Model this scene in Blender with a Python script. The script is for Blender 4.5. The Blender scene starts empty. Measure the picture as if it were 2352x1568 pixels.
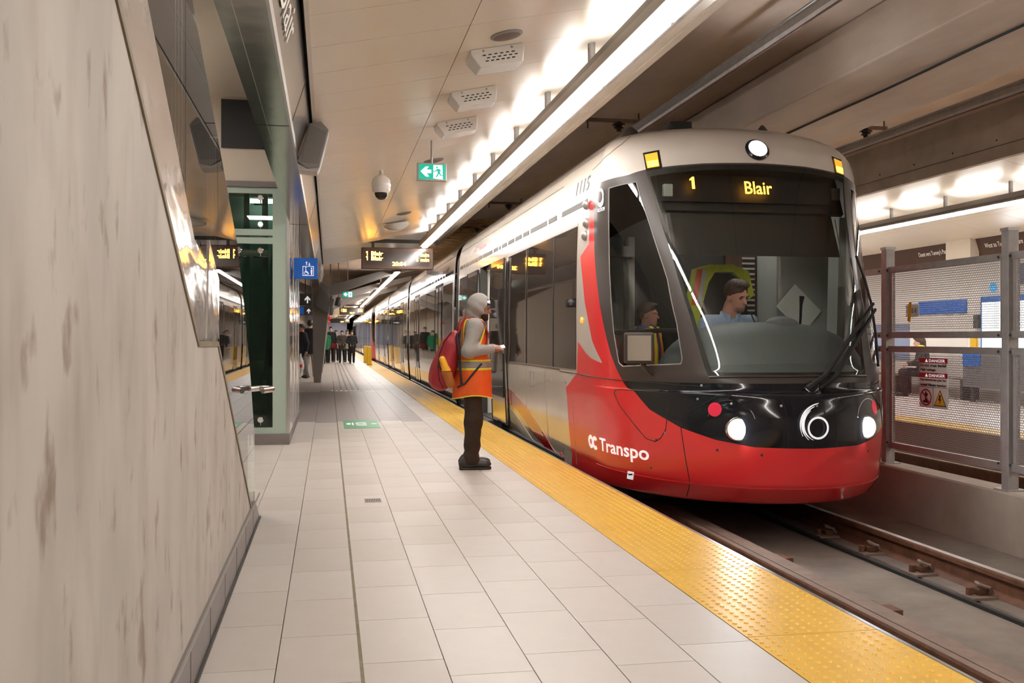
import bpy, bmesh, math, random
import numpy as np
from mathutils import Vector, Matrix
random.seed(7); rng = np.random.default_rng(7)
scn = bpy.context.scene
COL = scn.collection
# ------------------------------------------------------------------ camera, world, exposure
F_PX, CAM_H = 2270.0, 1.28
YAW = math.atan(421.0/F_PX)
cam = bpy.data.cameras.new('camera'); cam_o = bpy.data.objects.new('camera', cam); COL.objects.link(cam_o)
cam.sensor_width = 36.0; cam.lens = F_PX/2352*36; cam.shift_y = -9/2352; cam.clip_start = .05; cam.clip_end = 400
cam_o.location = (0, 0, CAM_H); cam_o.rotation_euler = (math.pi/2, 0, -YAW)
scn.camera = cam_o
w = bpy.data.worlds.new('world'); scn.world = w; w.use_nodes = True
w.node_tree.nodes['Background'].inputs[0].default_value = (1, .93, .86, 1)
w.node_tree.nodes['Background'].inputs[1].default_value = .12
scn.view_settings.view_transform = 'Standard'; scn.view_settings.look = 'None'
scn.view_settings.gamma = 1; scn.view_settings.use_curve_mapping = False
scn.view_settings.exposure = 1.2
scn.cycles.max_bounces = 7; scn.cycles.diffuse_bounces = 4; scn.cycles.glossy_bounces = 3
scn.cycles.transparent_max_bounces = 10; scn.cycles.transmission_bounces = 3; scn.cycles.caustics_reflective = False
scn.cycles.use_adaptive_sampling = True; scn.cycles.adaptive_threshold = .1
scn.cycles.sample_clamp_indirect = 6
LENS_W, UP_W = 21.0, 11.0          # emission of the strip lights' down lens and up lens
LAMP_COL = (1.0, .945, .895)
# ------------------------------------------------------------------ materials
def mat(name, col, rough=.5, metal=0., var=0., vscale=4., col2=None, stretch=(1,1,1), bump=0., bscale=60., emit=0., coat=0., spec=.5, ecol=None, bdist=.01):
    m = bpy.data.materials.new(name); m.use_nodes = True; nt = m.node_tree; N = nt.nodes; L = nt.links
    b = N['Principled BSDF']; b.inputs['Roughness'].default_value = rough; b.inputs['Metallic'].default_value = metal
    b.inputs['Base Color'].default_value = (*col, 1); b.inputs['Coat Weight'].default_value = coat; b.inputs['Coat Roughness'].default_value = .05
    b.inputs['Specular IOR Level'].default_value = spec
    if emit: b.inputs['Emission Color'].default_value = (*(ecol or col), 1); b.inputs['Emission Strength'].default_value = emit
    if var or bump:
        tc = N.new('ShaderNodeTexCoord'); mp = N.new('ShaderNodeMapping'); mp.inputs['Scale'].default_value = stretch
        L.new(tc.outputs['Object'], mp.inputs['Vector'])
    if var:
        n = N.new('ShaderNodeTexNoise'); n.inputs['Scale'].default_value = vscale; n.inputs['Detail'].default_value = 6; n.inputs['Roughness'].default_value = .6
        L.new(mp.outputs[0], n.inputs['Vector'])
        r = N.new('ShaderNodeValToRGB'); c2 = col2 or tuple(c*(1-var) for c in col)
        r.color_ramp.elements[0].position = .3; r.color_ramp.elements[0].color = (*c2, 1)
        r.color_ramp.elements[1].position = .7; r.color_ramp.elements[1].color = (*col, 1)
        L.new(n.outputs['Fac'], r.inputs['Fac']); L.new(r.outputs['Color'], b.inputs['Base Color'])
    if bump:
        n2 = N.new('ShaderNodeTexNoise'); n2.inputs['Scale'].default_value = bscale; n2.inputs['Detail'].default_value = 3
        L.new(mp.outputs[0], n2.inputs['Vector'])
        bp = N.new('ShaderNodeBump'); bp.inputs['Strength'].default_value = bump; bp.inputs['Distance'].default_value = bdist
        L.new(n2.outputs['Fac'], bp.inputs['Height']); L.new(bp.outputs['Normal'], b.inputs['Normal'])
    return m
def glass(name, tint, refl=1.0, ior=1.5, rough=.0):
    m = bpy.data.materials.new(name); m.use_nodes = True; nt = m.node_tree; N = nt.nodes; L = nt.links
    N.remove(N['Principled BSDF']); out = N['Material Output']
    t = N.new('ShaderNodeBsdfTransparent'); t.inputs[0].default_value = (*tint, 1)
    g = N.new('ShaderNodeBsdfGlossy'); g.inputs['Roughness'].default_value = rough; g.inputs[0].default_value = (refl, refl, refl, 1)
    fr = N.new('ShaderNodeFresnel'); fr.inputs['IOR'].default_value = ior
    mx = N.new('ShaderNodeMixShader'); L.new(fr.outputs[0], mx.inputs[0]); L.new(t.outputs[0], mx.inputs[1]); L.new(g.outputs[0], mx.inputs[2])
    L.new(mx.outputs[0], out.inputs['Surface']); return m
def emis(name, col, s):
    m = bpy.data.materials.new(name); m.use_nodes = True; nt = m.node_tree; N = nt.nodes
    N.remove(N['Principled BSDF']); e = N.new('ShaderNodeEmission'); e.inputs[0].default_value = (*col, 1); e.inputs[1].default_value = s
    nt.links.new(e.outputs[0], N['Material Output'].inputs['Surface']); return m
M = {}
M['tile'] = mat('floor_tile', (.61,.565,.53), .42, var=.10, vscale=2.2, bump=.03, bscale=25)
M['tile2'] = mat('floor_tile_warm', (.585,.535,.495), .44, var=.10, vscale=2.0, bump=.03, bscale=25)
M['tile_dark'] = mat('floor_tile_grey', (.33,.30,.30), .40, var=.15, vscale=3)
M['grout'] = mat('grout', (.20,.175,.15), .9)
M['joint'] = mat('expansion_joint', (.27,.24,.16), .9, var=.3, vscale=12)
M['yellow'] = mat('tactile_yellow', (.78,.475,.05), .40, var=.14, vscale=3, col2=(.69,.40,.04))
M['dome'] = mat('tactile_dome', (.84,.50,.06), .3)
M['alu'] = mat('aluminium', (.55,.55,.56), .35, metal=1)
M['grey_metal'] = mat('grey_painted_metal', (.30,.28,.27), .45, var=.1, vscale=5)
M['galv'] = mat('galvanised_steel', (.42,.40,.39), .42, metal=.6, var=.2, vscale=14)
M['post'] = mat('galvanised_post', (.40,.375,.365), .5, metal=.35, var=.2, vscale=10)
M['conc_track'] = mat('track_concrete', (.31,.255,.215), .9, var=.45, vscale=1.6, bump=.35, bscale=30)
M['conc_curb'] = mat('curb_concrete', (.43,.36,.30), .85, var=.3, vscale=1.5, bump=.25, bscale=25)
M['conc_soffit'] = mat('soffit_concrete', (.70,.545,.435), .85, var=.35, vscale=1.1, stretch=(1,.35,1), bump=.2, bscale=14)
M['conc_beam'] = mat('beam_concrete', (.56,.445,.36), .85, var=.3, vscale=1.2, stretch=(1,.4,1), bump=.2, bscale=16)
M['rail_rust'] = mat('rusty_rail', (.20,.085,.045), .75, var=.5, vscale=8, bump=.3, bscale=60)
M['rail_dust'] = mat('dusty_rail', (.30,.215,.175), .8, var=.3, vscale=6, bump=.3, bscale=70)
M['rail_top'] = mat('polished_rail', (.80,.77,.74), .32, metal=1)
M['ceil'] = mat('ceiling_panel', (.80,.71,.60), .28, var=.05, vscale=1.5, bump=.06, bscale=9, stretch=(1,.6,1))
M['ceil2'] = mat('ceiling_panel_cream', (.72,.65,.555), .3, var=.05, vscale=1.5)
M['mesh'] = mat('perforated_sheet_grey', (.24,.22,.215), .5, metal=.2)
M['vent_dark'] = mat('vent_dark', (.055,.05,.045), .6)
M['black'] = mat('matte_black', (.012,.012,.012), .6)
M['dark'] = mat('dark_grey', (.05,.048,.046), .5)
M['beam_metal'] = mat('polished_bronze_panel', (.47,.43,.385), .17, metal=1, bump=.10, bscale=1.6, bdist=.05)
M['mirror'] = mat('mirror_stainless', (.88,.86,.855), .06, metal=1, bump=.22, bscale=2.1, bdist=.05, stretch=(1,.7,1.6))
M['clad'] = mat('mirror_cladding', (.84,.80,.78), .08, metal=.7, bump=.22, bscale=2.1, bdist=.05, stretch=(1,.7,1.6))
M['stainless'] = mat('stainless', (.62,.60,.58), .25, metal=1)
M['chrome'] = mat('chrome', (.8,.8,.8), .08, metal=1)
M['balu_glass'] = glass('balustrade_glass', (.80,.90,.84), .9, 1.5)
M['green_glass'] = glass('elevator_glass', (.66,.80,.73), .8, 1.5)
M['green_frame'] = mat('pale_green_frame', (.38,.48,.41), .35)
M['shaft'] = mat('shaft_steel', (.15,.18,.16), .5, var=.3)
M['shaft_green'] = mat('shaft_green', (.30,.42,.36), .45)
M['cream_wall'] = mat('cream_wall', (.62,.54,.44), .6, var=.05, vscale=2)
M['white_wall'] = mat('white_wall', (.80,.75,.69), .5)
M['plinth'] = mat('grey_plinth', (.21,.185,.175), .5, var=.2, vscale=6)
M['lens'] = emis('strip_lens', LAMP_COL, LENS_W)
M['uplens'] = emis('strip_up_lens', LAMP_COL, UP_W)
M['fixture'] = mat('fixture_body', (.15,.13,.115), .4, metal=.3)
M['fixture_lip'] = mat('fixture_lip', (.33,.30,.27), .35, metal=.4)
M['white'] = mat('white_paint', (.80,.775,.745), .25, coat=.4)
M['train_white'] = mat('train_white', (.66,.62,.58), .18, coat=.8, var=.04, vscale=2)
M['train_red'] = mat('train_red', (.84,.036,.042), .3, coat=.35)
M['red_dark'] = mat('train_red_stripe', (.42,.018,.024), .18, coat=.8)
M['train_black'] = mat('train_gloss_black', (.010,.011,.016), .12, coat=.25, spec=.4)
M['train_grey'] = mat('train_pillar_grey', (.060,.050,.046), .34, coat=.0, spec=.35)
M['train_dark_glass'] = mat('tinted_window', (.035,.026,.022), .03, spec=.55)
M['silver'] = mat('train_silver', (.55,.54,.53), .12, metal=1)
M['rubber'] = mat('rubber', (.02,.02,.02), .7)
M['windshield'] = glass('windshield_glass', (.92,.95,.93), .9, 1.45)
M['cab_glass'] = glass('cab_side_glass', (.86,.88,.86), .9, 1.5)
M['cab_tint'] = glass('cab_tinted_band', (.10,.09,.085), .9, 1.5)
M['cab_grey'] = mat('cab_interior_grey', (.40,.41,.385), .55)
M['cab_dash'] = mat('dashboard_grey', (.21,.235,.24), .6, bump=.05, bscale=200)
M['cab_dark'] = mat('cab_dark', (.025,.024,.022), .6)
M['led'] = emis('amber_led', (1.0, .42, .04), 11)
M['led_train'] = emis('train_led', (1.0, .40, .03), 4)
M['amber'] = emis('amber_lamp', (1.0, .45, .03), 5)
M['amber_dim'] = mat('amber_lens', (.8,.33,.03), .2, emit=.5)
M['head'] = emis('headlamp', (.86, .94, 1.0), 60)
M['red_lamp'] = mat('red_lamp_lens', (.55,.02,.05), .15, emit=.25)
M['sign_blue'] = mat('sign_blue', (.008,.11,.46), .35, emit=.12)
M['sign_white'] = mat('sign_white', (.85,.86,.88), .4, emit=.25)
M['exit_green'] = mat('exit_green', (.0,.28,.19), .35, emit=.55)
M['exit_white'] = mat('exit_white', (.85,.87,.95), .4, emit=.75)
M['danger_red'] = mat('danger_red', (.42,.015,.03), .4)
M['print_black'] = mat('print_black', (.02,.02,.02), .5)
M['sign_yellow'] = mat('sign_yellow', (.75,.45,.03), .4)
M['decal_green'] = mat('decal_green', (.07,.36,.17), .4)
M['paper'] = mat('paper', (.70,.72,.68), .7)
M['gold'] = mat('gold_slat', (.98,.74,.42), .33, metal=1)
M['poster_light'] = emis('lit_poster', (.95,.98,1.0), 3.0)
M['wall_text'] = mat('text_white', (.85,.83,.80), .5)
M['brown_panel'] = mat('brown_panel', (.11,.065,.05), .25, metal=.3)
M['steel_rib'] = mat('steel_rib_grey', (.36,.335,.315), .5)
# ------------------------------------------------------------------ mesh helpers (world coordinates)
class MB:
    def __init__(s): s.v = []; s.f = []
    def add(s, V, Fs):
        o = len(s.v); s.v += [tuple(map(float, p)) for p in V]; s.f += [tuple(i+o for i in f) for f in Fs]; return s
    def box(s, x0, x1, y0, y1, z0, z1):
        V = [(x, y, z) for z in (z0, z1) for y in (y0, y1) for x in (x0, x1)]
        return s.add(V, [(0,2,3,1),(4,5,7,6),(0,1,5,4),(2,6,7,3),(0,4,6,2),(1,3,7,5)])
    def obox(s, c, ax, ay, az):         # oriented box: centre and half-vectors
        c, ax, ay, az = map(Vector, (c, ax, ay, az))
        V = [c + i*ax + j*ay + k*az for k in (-1, 1) for j in (-1, 1) for i in (-1, 1)]
        Fs = [(0,2,3,1),(4,5,7,6),(0,1,5,4),(2,6,7,3),(0,4,6,2),(1,3,7,5)]
        return s.add(V, Fs)
    def prism(s, poly, vec):            # closed polygon of 3-D points extruded along vec
        n = len(poly); vec = Vector(vec); P = [Vector(p) for p in poly]
        V = P + [p + vec for p in P]
        nrm = Vector((0,0,0))
        for i in range(n): nrm += P[i].cross(P[(i+1) % n])
        flip = nrm.dot(vec) > 0
        a = tuple(range(n)); b = tuple(range(n, 2*n))
        Fs = [a[::-1] if flip else a, b if flip else b[::-1]]
        for i in range(n):
            j = (i+1) % n; q = (i, j, j+n, i+n); Fs.append(q if flip else q[::-1])
        return s.add(V, Fs)
    def tube(s, pts, r, n=8, cap=True):
        pts = [Vector(p) for p in pts]; rs = r if isinstance(r, (list, tuple)) else [r]*len(pts)
        rings = []; prev = None
        for i, p in enumerate(pts):
            d = (pts[min(i+1, len(pts)-1)] - pts[max(i-1, 0)]).normalized()
            if prev is None: u = d.orthogonal().normalized()
            else: u = (prev - d*prev.dot(d)).normalized()
            prev = u; v = d.cross(u)
            rings.append([p + rs[i]*(math.cos(t)*u + math.sin(t)*v) for t in [2*math.pi*k/n for k in range(n)]])
        V = [q for R_ in rings for q in R_]; Fs = []
        for i in range(len(pts)-1):
            for k in range(n):
                a, b = i*n+k, i*n+(k+1) % n; Fs.append((a, b, b+n, a+n))
        if cap: Fs.append(tuple(range(n))[::-1]); Fs.append(tuple(range((len(pts)-1)*n, len(pts)*n)))
        return s.add(V, Fs)
    def cyl(s, a, b, r, n=16, r2=None): return s.tube([a, b], [r, r if r2 is None else r2], n)
    def lathe(s, c, axis, prof, n=24):  # prof: list of (radius, distance along axis)
        c = Vector(c); ax = Vector(axis).normalized(); u = ax.orthogonal().normalized(); v = ax.cross(u)
        V = []; Fs = []
        for r, h_ in prof:
            for k in range(n):
                t = 2*math.pi*k/n; V.append(c + ax*h_ + r*(math.cos(t)*u + math.sin(t)*v))
        for i in range(len(prof)-1):
            for k in range(n):
                a, b = i*n+k, i*n+(k+1) % n; Fs.append((a, b, b+n, a+n))
        Fs.append(tuple(range(n))[::-1]); Fs.append(tuple(range((len(prof)-1)*n, len(prof)*n)))
        return s.add(V, Fs)
    def mesh(s, name):
        me = bpy.data.meshes.new(name); me.from_pydata(s.v, [], s.f); me.update(); return me
    def build(s, name, m, parent=None, smooth=False, bevel=0., **kw):
        return link(name, s.mesh(name), m, parent, smooth, bevel, **kw)
def fixn(me):
    bm = bmesh.new(); bm.from_mesh(me); bmesh.ops.recalc_face_normals(bm, faces=bm.faces); bm.to_mesh(me); bm.free()
def link(name, me, m, parent=None, smooth=False, bevel=0., label=None, kind=None, fix=False):
    if fix: fixn(me)
    if m is not None and not me.materials: me.materials.append(M[m] if isinstance(m, str) else m)
    if smooth:
        me.polygons.foreach_set('use_smooth', [True]*len(me.polygons))
        if smooth != 'all': me.set_sharp_from_angle(angle=math.radians(40))
    o = bpy.data.objects.new(name, me); COL.objects.link(o)
    if bevel:
        b = o.modifiers.new('bevel', 'BEVEL'); b.width = bevel; b.segments = 2; b.limit_method = 'ANGLE'; b.angle_limit = math.radians(40)
    if parent is not None: setp(o, parent)
    if label: o['label'] = label
    if kind: o['kind'] = kind
    return o
def wloc(o):
    return (wloc(o.parent) if o.parent else Matrix()) @ (o.matrix_parent_inverse if o.parent else Matrix()) @ o.matrix_basis
def setp(o, p): o.parent = p; o.matrix_parent_inverse = wloc(p).inverted()
def thing(name, label, cat, loc=(0,0,0), group=None):
    o = bpy.data.objects.new(name, None); COL.objects.link(o); o.location = loc; o.empty_display_size = .1
    return tag(o, label, cat, group)
def tag(o, label, cat, group=None):
    o['label'] = label; o['category'] = cat
    if group: o['group'] = group
    return o
def struct(o, label=None):
    o['kind'] = 'structure'
    if label: o['label'] = label
    return o
def children(o): return [c for c in COL.objects if c.parent == o]
def copy_tree(o, dloc=(0,0,0), parent=None, kids=None):
    c = o.copy(); COL.objects.link(c)
    if parent is not None: c.parent = parent
    else: c.location = Vector(o.location) + Vector(dloc)
    for ch in (kids(o) if kids else children(o)): copy_tree(ch, parent=c)
    return c
def text(name, body, m, origin, right, up, size, parent=None, depth=.002, align='LEFT', shear=0., bold=0., sx=1., fit=None):
    cu = bpy.data.curves.new(name, 'FONT'); cu.body = body; cu.size = size; cu.align_x = align; cu.extrude = depth; cu.shear = shear; cu.offset = bold
    cu.resolution_u = 3
    t = bpy.data.objects.new(name+'_tmp', cu); COL.objects.link(t)
    dg = bpy.context.evaluated_depsgraph_get(); me = bpy.data.meshes.new_from_object(t.evaluated_get(dg))
    bpy.data.objects.remove(t); bpy.data.curves.remove(cu)
    r = Vector(right).normalized(); u = Vector(up).normalized(); n = r.cross(u)
    co = np.empty(len(me.vertices)*3); me.vertices.foreach_get('co', co); co = co.reshape(-1, 3)
    if fit:                             # scale to (width, height) of the drawn text
        lo = co.min(0); hi = co.max(0); sxx = fit[0]/(hi[0]-lo[0]); syy = fit[1]/(hi[1]-lo[1])
        off = {'LEFT': lo[0], 'CENTER': (lo[0]+hi[0])/2, 'RIGHT': hi[0]}[align]
        co[:, 0] = (co[:, 0]-off)*sxx; co[:, 1] = (co[:, 1]-lo[1])*syy
    else: co[:, 0] *= sx
    A = np.array([r, u, n]); P = co @ A + np.array(origin)
    me.vertices.foreach_set('co', P.ravel()); me.update(); me.materials.clear()
    return link(name, me, m, parent)
def plate(name, poly2, m, origin, right, up, thick=.003, parent=None):    # flat print cut to an outline, in the plane (right, up)
    o = Vector(origin); r = Vector(right).normalized(); u = Vector(up).normalized(); n = r.cross(u)
    return MB().prism([o + r*a + u*b for a, b in poly2], n*thick).build(name, m, parent)
def circle2(cx, cy, r, n=24, ry=None): return [(cx+r*math.cos(2*math.pi*k/n), cy+(ry or r)*math.sin(2*math.pi*k/n)) for k in range(n)]
def ring2mesh(mb, origin, right, up, cx, cy, r0, r1, thick=.002, a0=0, a1=2*math.pi, n=32):
    o = Vector(origin); r = Vector(right).normalized(); u = Vector(up).normalized(); nn = r.cross(u)*thick
    for k in range(n):
        t0 = a0+(a1-a0)*k/n; t1 = a0+(a1-a0)*(k+1)/n
        ra = r0 if not callable(r0) else r0(k/n); rb = r0 if not callable(r0) else r0((k+1)/n)
        sa = r1 if not callable(r1) else r1(k/n); sb = r1 if not callable(r1) else r1((k+1)/n)
        P = [o+nn+r*(cx+q*math.cos(t))+u*(cy+q*math.sin(t)) for q, t in ((ra,t0),(sa,t0),(sb,t1),(rb,t1))]
        mb.add(P, [(0,1,2,3)])
    return mb
# ------------------------------------------------------------------ structure: platform floor
YB, YF = -6.0, 112.0                 # the hall behind the camera and the far end of the platform
def piece(name, me, loc, parent):
    o = bpy.data.objects.new(name, me); COL.objects.link(o); o.parent = parent; o.location = loc; return o
def shared(mb, name, m, smooth=False):
    me = mb.mesh(name); me.materials.append(M[m])
    if smooth: me.polygons.foreach_set('use_smooth', [True]*len(me.polygons))
    return me
floor = struct(MB().box(-2.6, 2.366, YB, YF, -.5, -.012).build('floor', 'grout'))
XT = [-.5257, -.2, .1257, .4514, .7771, 1.1029, 1.4286, 1.7543]
GAP = .004
tile_me = {}
for mname in ('tile', 'tile2', 'tile_dark'):
    b_ = MB().box(GAP/2, .3257-GAP/2, GAP/2, .6-GAP/2, -.02, 0); tile_me[mname] = shared(b_, 'tile_'+mname, mname)
far = {'tile': MB(), 'tile2': MB(), 'tile_dark': MB()}
nt_ = 0
for c in range(7):
    off = 4.32 + (0, .2)[(c+1) % 2] - .6*20
    for r_ in range(210):
        y = off + .6*r_
        if y < YB or y > YF-.6: continue
        if c == 0 and y < 7.2: 
            pass
        k = 'tile_dark' if (15.2 <= y+.3 <= 23.9 and c < 6) else ('tile' if random.random() < .6 else 'tile2')
        if 2.4 < y < 26.4 and nt_ < 290:
            piece('tile', tile_me[k], (XT[c], y, 0), floor); nt_ += 1
        else:
            far[k].box(XT[c]+GAP/2, XT[c]+.3257-GAP/2, y+GAP/2, y+.6-GAP/2, -.02, 0)
for i in range(6):                    # left of the stairs line, beyond the stair foot
    for r_ in range(170):
        y = 7.4 + .6*r_ + (0, .2)[i % 2]
        x = -.5257-.3257*(i+1)
        k = 'tile_dark' if 15.2 <= y+.3 <= 23.9 else ('tile' if random.random() < .6 else 'tile2')
        far[k].box(x+GAP/2, x+.3257-GAP/2, y+GAP/2, y+.6-GAP/2, -.02, 0)
for k in far: far[k].build('distant_tiles', k, floor, kind='stuff')
MB().box(.119, .133, YB, 30, -.02, .001).build('expansion_joint', 'joint', floor)
# tactile warning strip
strip = struct(MB().box(1.754, 2.366, YB, YF, -.06, -.006).build('trim_1', 'grout'), 'yellow tactile warning strip along the platform edge')
tb = MB().box(.003, .609, .003, 1.212, -.03, 0)
dm = MB()
for i in range(11):
    for j in range(22):
        cx, cy = .03+.0548*i, .03+.0548*j
        rr, tt = .0115, .0065
        V = []; n = 8
        for r0, z0 in ((rr, 0), (tt, .005)):
            for k in range(n): V.append((cx+r0*math.cos(2*math.pi*k/n), cy+r0*math.sin(2*math.pi*k/n), z0))
        dm.add(V, [(k, (k+1) % n, (k+1) % n+n, k+n) for k in range(n)] + [tuple(range(n, 2*n))])
wt, wd = shared(tb, 'warning_tile', 'yellow'), shared(dm, 'domes', 'dome')
for j in range(-5, 90):
    y = 3.97 + 1.215*j
    t_ = piece('warning_tile', wt, (1.7553, y, 0), strip)
    if -3 < y < 40:
        d_ = piece('domes', wd, (0, 0, 0), t_); d_['kind'] = 'stuff'
MB().box(2.366, 2.386, YB, YF, -.05, .001).build('edge_trim', 'alu', strip)
# dark rubber face of the platform and tactile guidance bars
struct(MB().box(2.30, 2.366, YB, YF, -.6, -.06).build('platform_face', 'dark'))
gs = thing('guidance_strip', 'row of four dark ribbed guidance lines on the pale floor', 'guidance strip', (.51, 24.3, 0))
for x in (.30, .44, .58, .72): MB().box(x-.02, x+.02, 24.5, 52, 0, .006).build('guidance_bar', 'grey_metal', gs)
for k in range(9): MB().box(.06+.11*k, .10+.11*k, 24.1, 24.25, 0, .006).build('cross_bar', 'sign_white', gs)
# ------------------------------------------------------------------ track bed
RT = -.32                            # rail top
struct(MB().box(2.3, 5.52, YB, 185, -.7, -.5).build('track_bed', 'conc_track'))
struct(MB().box(5.5, 8.65, YB, 185, -.7, -.5).build('far_track_bed', 'conc_track'))
def rail(x, top, side, lab, lastpart=None, ye=60):
    t = thing('rail', lab, 'rail', (x, 0, -.48))
    MB().prism([(x-.075, YB, -.50), (x+.075, YB, -.50), (x+.075, YB, -.485), (x+.012, YB, -.455), (x+.010, YB, -.36), (x-.010, YB, -.36), (x-.012, YB, -.455), (x-.075, YB, -.485)], (0, ye-YB, 0)).build('web', side, t)
    MB().prism([(x-.036, YB, -.362), (x+.036, YB, -.362), (x+.036, YB, -.333), (x+.03, YB, RT-.002), (x-.03, YB, RT-.002), (x-.036, YB, -.333)], (0, ye-YB, 0)).build('head', side, t)
    MB().box(x-.024, x+.024, YB, ye, RT-.002, RT).build('running_surface', top, t)
    return t
rail(4.515, 'rail_top', 'rail_rust', 'rusty running rail with a polished top beside the concrete kerb')
rail(3.09, 'rail_dust', 'rail_rust', 'rusty running rail under the edge of the platform')
rail(6.42, 'rail_top', 'rail_rust', 'rusty running rail of the opposite track, nearest the mesh fence')
rail(7.85, 'rail_dust', 'rail_rust', 'rusty running rail under the edge of the opposite platform')
gb = MB().prism([(3.135, YB, -.42), (3.27, YB, -.42), (3.27, YB, -.335), (3.26, YB, -.325), (3.135, YB, -.325)], (0, 66, 0)).build('guard_beam', 'rail_dust')
tag(gb, 'dusty brown guard beam running beside the platform-side rail', 'guard beam')
struct(MB().box(4.30, 4.75, YB, 60, -.5, -.487).build('rail_plinth', 'conc_track'))
for y, lb in ((6.05, 'rusty rail clip beside the kerb-side rail at the right edge of the picture'), (6.72, 'rusty rail clip on the kerb-side rail, second from the right edge'), (7.43, 'rusty rail clip on the kerb-side rail, third from the right edge'), (8.15, 'rusty rail clip on the kerb-side rail in the shade of the tram')):
    t = thing('rail_clip', lb, 'rail clip', (4.36, y, -.49), 'rail clips along the kerb-side rail')
    MB().box(4.25, 4.436, y-.10, y+.10, -.487, -.47).build('base_plate', 'rail_dust', t)
    MB().box(4.33, 4.41, y-.045, y+.045, -.47, -.425).build('shoulder', 'rail_rust', t, bevel=.008)
    MB().tube([(4.43, y-.05, -.455), (4.39, y-.075, -.41), (4.34, y-.035, -.395), (4.36, y+.025, -.395), (4.42, y+.06, -.42), (4.43, y, -.45)], .013, 6).build('spring', 'rail_dust', t, smooth=True)
    MB().cyl((4.29, y, -.47), (4.29, y, -.42), .024, 6).build('bolt', 'rail_rust', t)
for y, lb in ((3.95, 'reddish rail chair beside the guard beam at the bottom edge of the picture'), (5.42, 'reddish rail chair beside the guard beam, second from the bottom edge'), (6.85, 'reddish rail chair beside the guard beam below the tram nose')):
    t = thing('rail_chair', lb, 'rail chair', (3.34, y, -.5), 'rail chairs beside the guard beam')
    MB().box(3.25, 3.40, y, y+.14, -.5, -.36).build('bracket', 'rail_rust', t)
    MB().box(3.25, 3.38, y+.16, y+.32, -.5, -.38).build('bracket', 'rail_rust', t)
pc = MB().box(4.20, 4.235, YB, 60, -.5, -.475).build('cable_trough', 'rubber'); tag(pc, 'black cable laid along the track bed by the rail clips', 'cable')
# kerb between the tracks
struct(MB().prism([(5.50, YB, -.6), (5.80, YB, -.6), (5.78, YB, -.01), (5.77, YB, 0), (5.52, YB, 0), (5.50, YB, -.015)], (0, 191, 0)).build('track_kerb', 'conc_curb'))
# opposite platform
struct(MB().box(8.59, 13.6, YB, YF, -.6, 0).build('far_floor', 'tile'))
ft = struct(MB().box(8.60, 9.21, YB, YF, 0, .005).build('trim_2', 'yellow'), 'yellow warning strip on the opposite platform')
# ------------------------------------------------------------------ ceilings
def cz(x): return 3.0 + .2*(x+.13)  # height of the tilted ceiling over the near platform
ceil = struct(MB().prism([(-.13, YB, cz(-.13)+.02), (2.56, YB, cz(2.56)+.02), (2.56, YB, cz(2.56)+.06), (-.13, YB, cz(-.13)+.06)], (0, 24.2-YB, 0)).build('ceiling', 'dark'))
ceil2 = struct(MB().prism([(-.13, 43, cz(-.13)+.02), (2.56, 43, cz(2.56)+.02), (2.56, 43, cz(2.56)+.06), (-.13, 43, cz(-.13)+.06)], (0, YF-43, 0)).build('ceiling_far_end', 'dark'))
def pan(x0, x1, y0, y1, mb, fx=lambda x: x, zf=cz):
    g = .0025
    a, b = x0+g, x1-g
    return mb.prism([(fx(a), y0+g, zf(a)), (fx(b), y0+g, zf(b)), (fx(b), y0+g, zf(b)+.02), (fx(a), y0+g, zf(a)+.02)], (0, y1-y0-2*g, 0))
COLS = ((-.13, .855), (.855, 2.56))
pm = [shared(pan(a, b, 0, .6, MB()), 'ceiling_panel', 'ceil') for a, b in COLS]
for c in (0, 1):
    y = 5.41-.6*19
    while y < 24:
        if y > YB+.5: piece('panel', pm[c], (0, y, 0), ceil)
        y += .6
fb = MB()
for c in (0, 1):
    for k in range(110): pan(*COLS[c], 43.2+.6*k, 43.8+.6*k, fb)
fb.build('distant_panels', 'ceil', ceil2, kind='stuff')
struct(MB().box(2.56, 2.62, YB, 24.2, cz(2.56)-.01, 4.3).build('trim_3', 'cream_wall'), 'upstand where the panelled ceiling meets the concrete')
struct(MB().box(2.56, 2.62, 43, YF, cz(2.56)-.01, 4.3).build('trim_4', 'cream_wall'))
# soffit over the tracks, centre beam
struct(MB().box(-2.6, 13.6, YB, 190, 4.22, 4.5).build('ceiling_slab', 'conc_soffit'))
struct(MB().box(4.75, 6.2, YB, 185, 3.73, 4.22).build('ceiling_beam', 'conc_beam', bevel=.02))
# opposite platform ceiling and upstand
MX = 10.96
struct(MB().box(8.33, 8.40, YB, YF, 3.54, 4.22).build('far_ceiling_upstand', 'conc_curb'))
fc = struct(MB().prism([(MX-2.56, YB, 3.56), (MX+.13, YB, 3.02), (MX+.13, YB, 3.06), (MX-2.56, YB, 3.60)], (0, YF-YB, 0)).build('far_ceiling', 'dark'))
fp = [shared(pan(a, b, 0, 1.2, MB(), fx=lambda x: MX-x), 'far_ceiling_panel', 'ceil') for a, b in COLS]
for me in fp: fixn(me)
for c in (0, 1):
    for k in range(22): piece('panel', fp[c], (0, -2+1.2*k, 0), fc)
MB().box(8.318, 8.33, YB, YF, 3.70, 3.705).build('seam', 'dark', fc)
for k in range(30): MB().cyl((8.33, 4+.9*k, 3.78), (8.32, 4+.9*k, 3.78), .012, 6).build('bolt', 'dark', fc)
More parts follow.
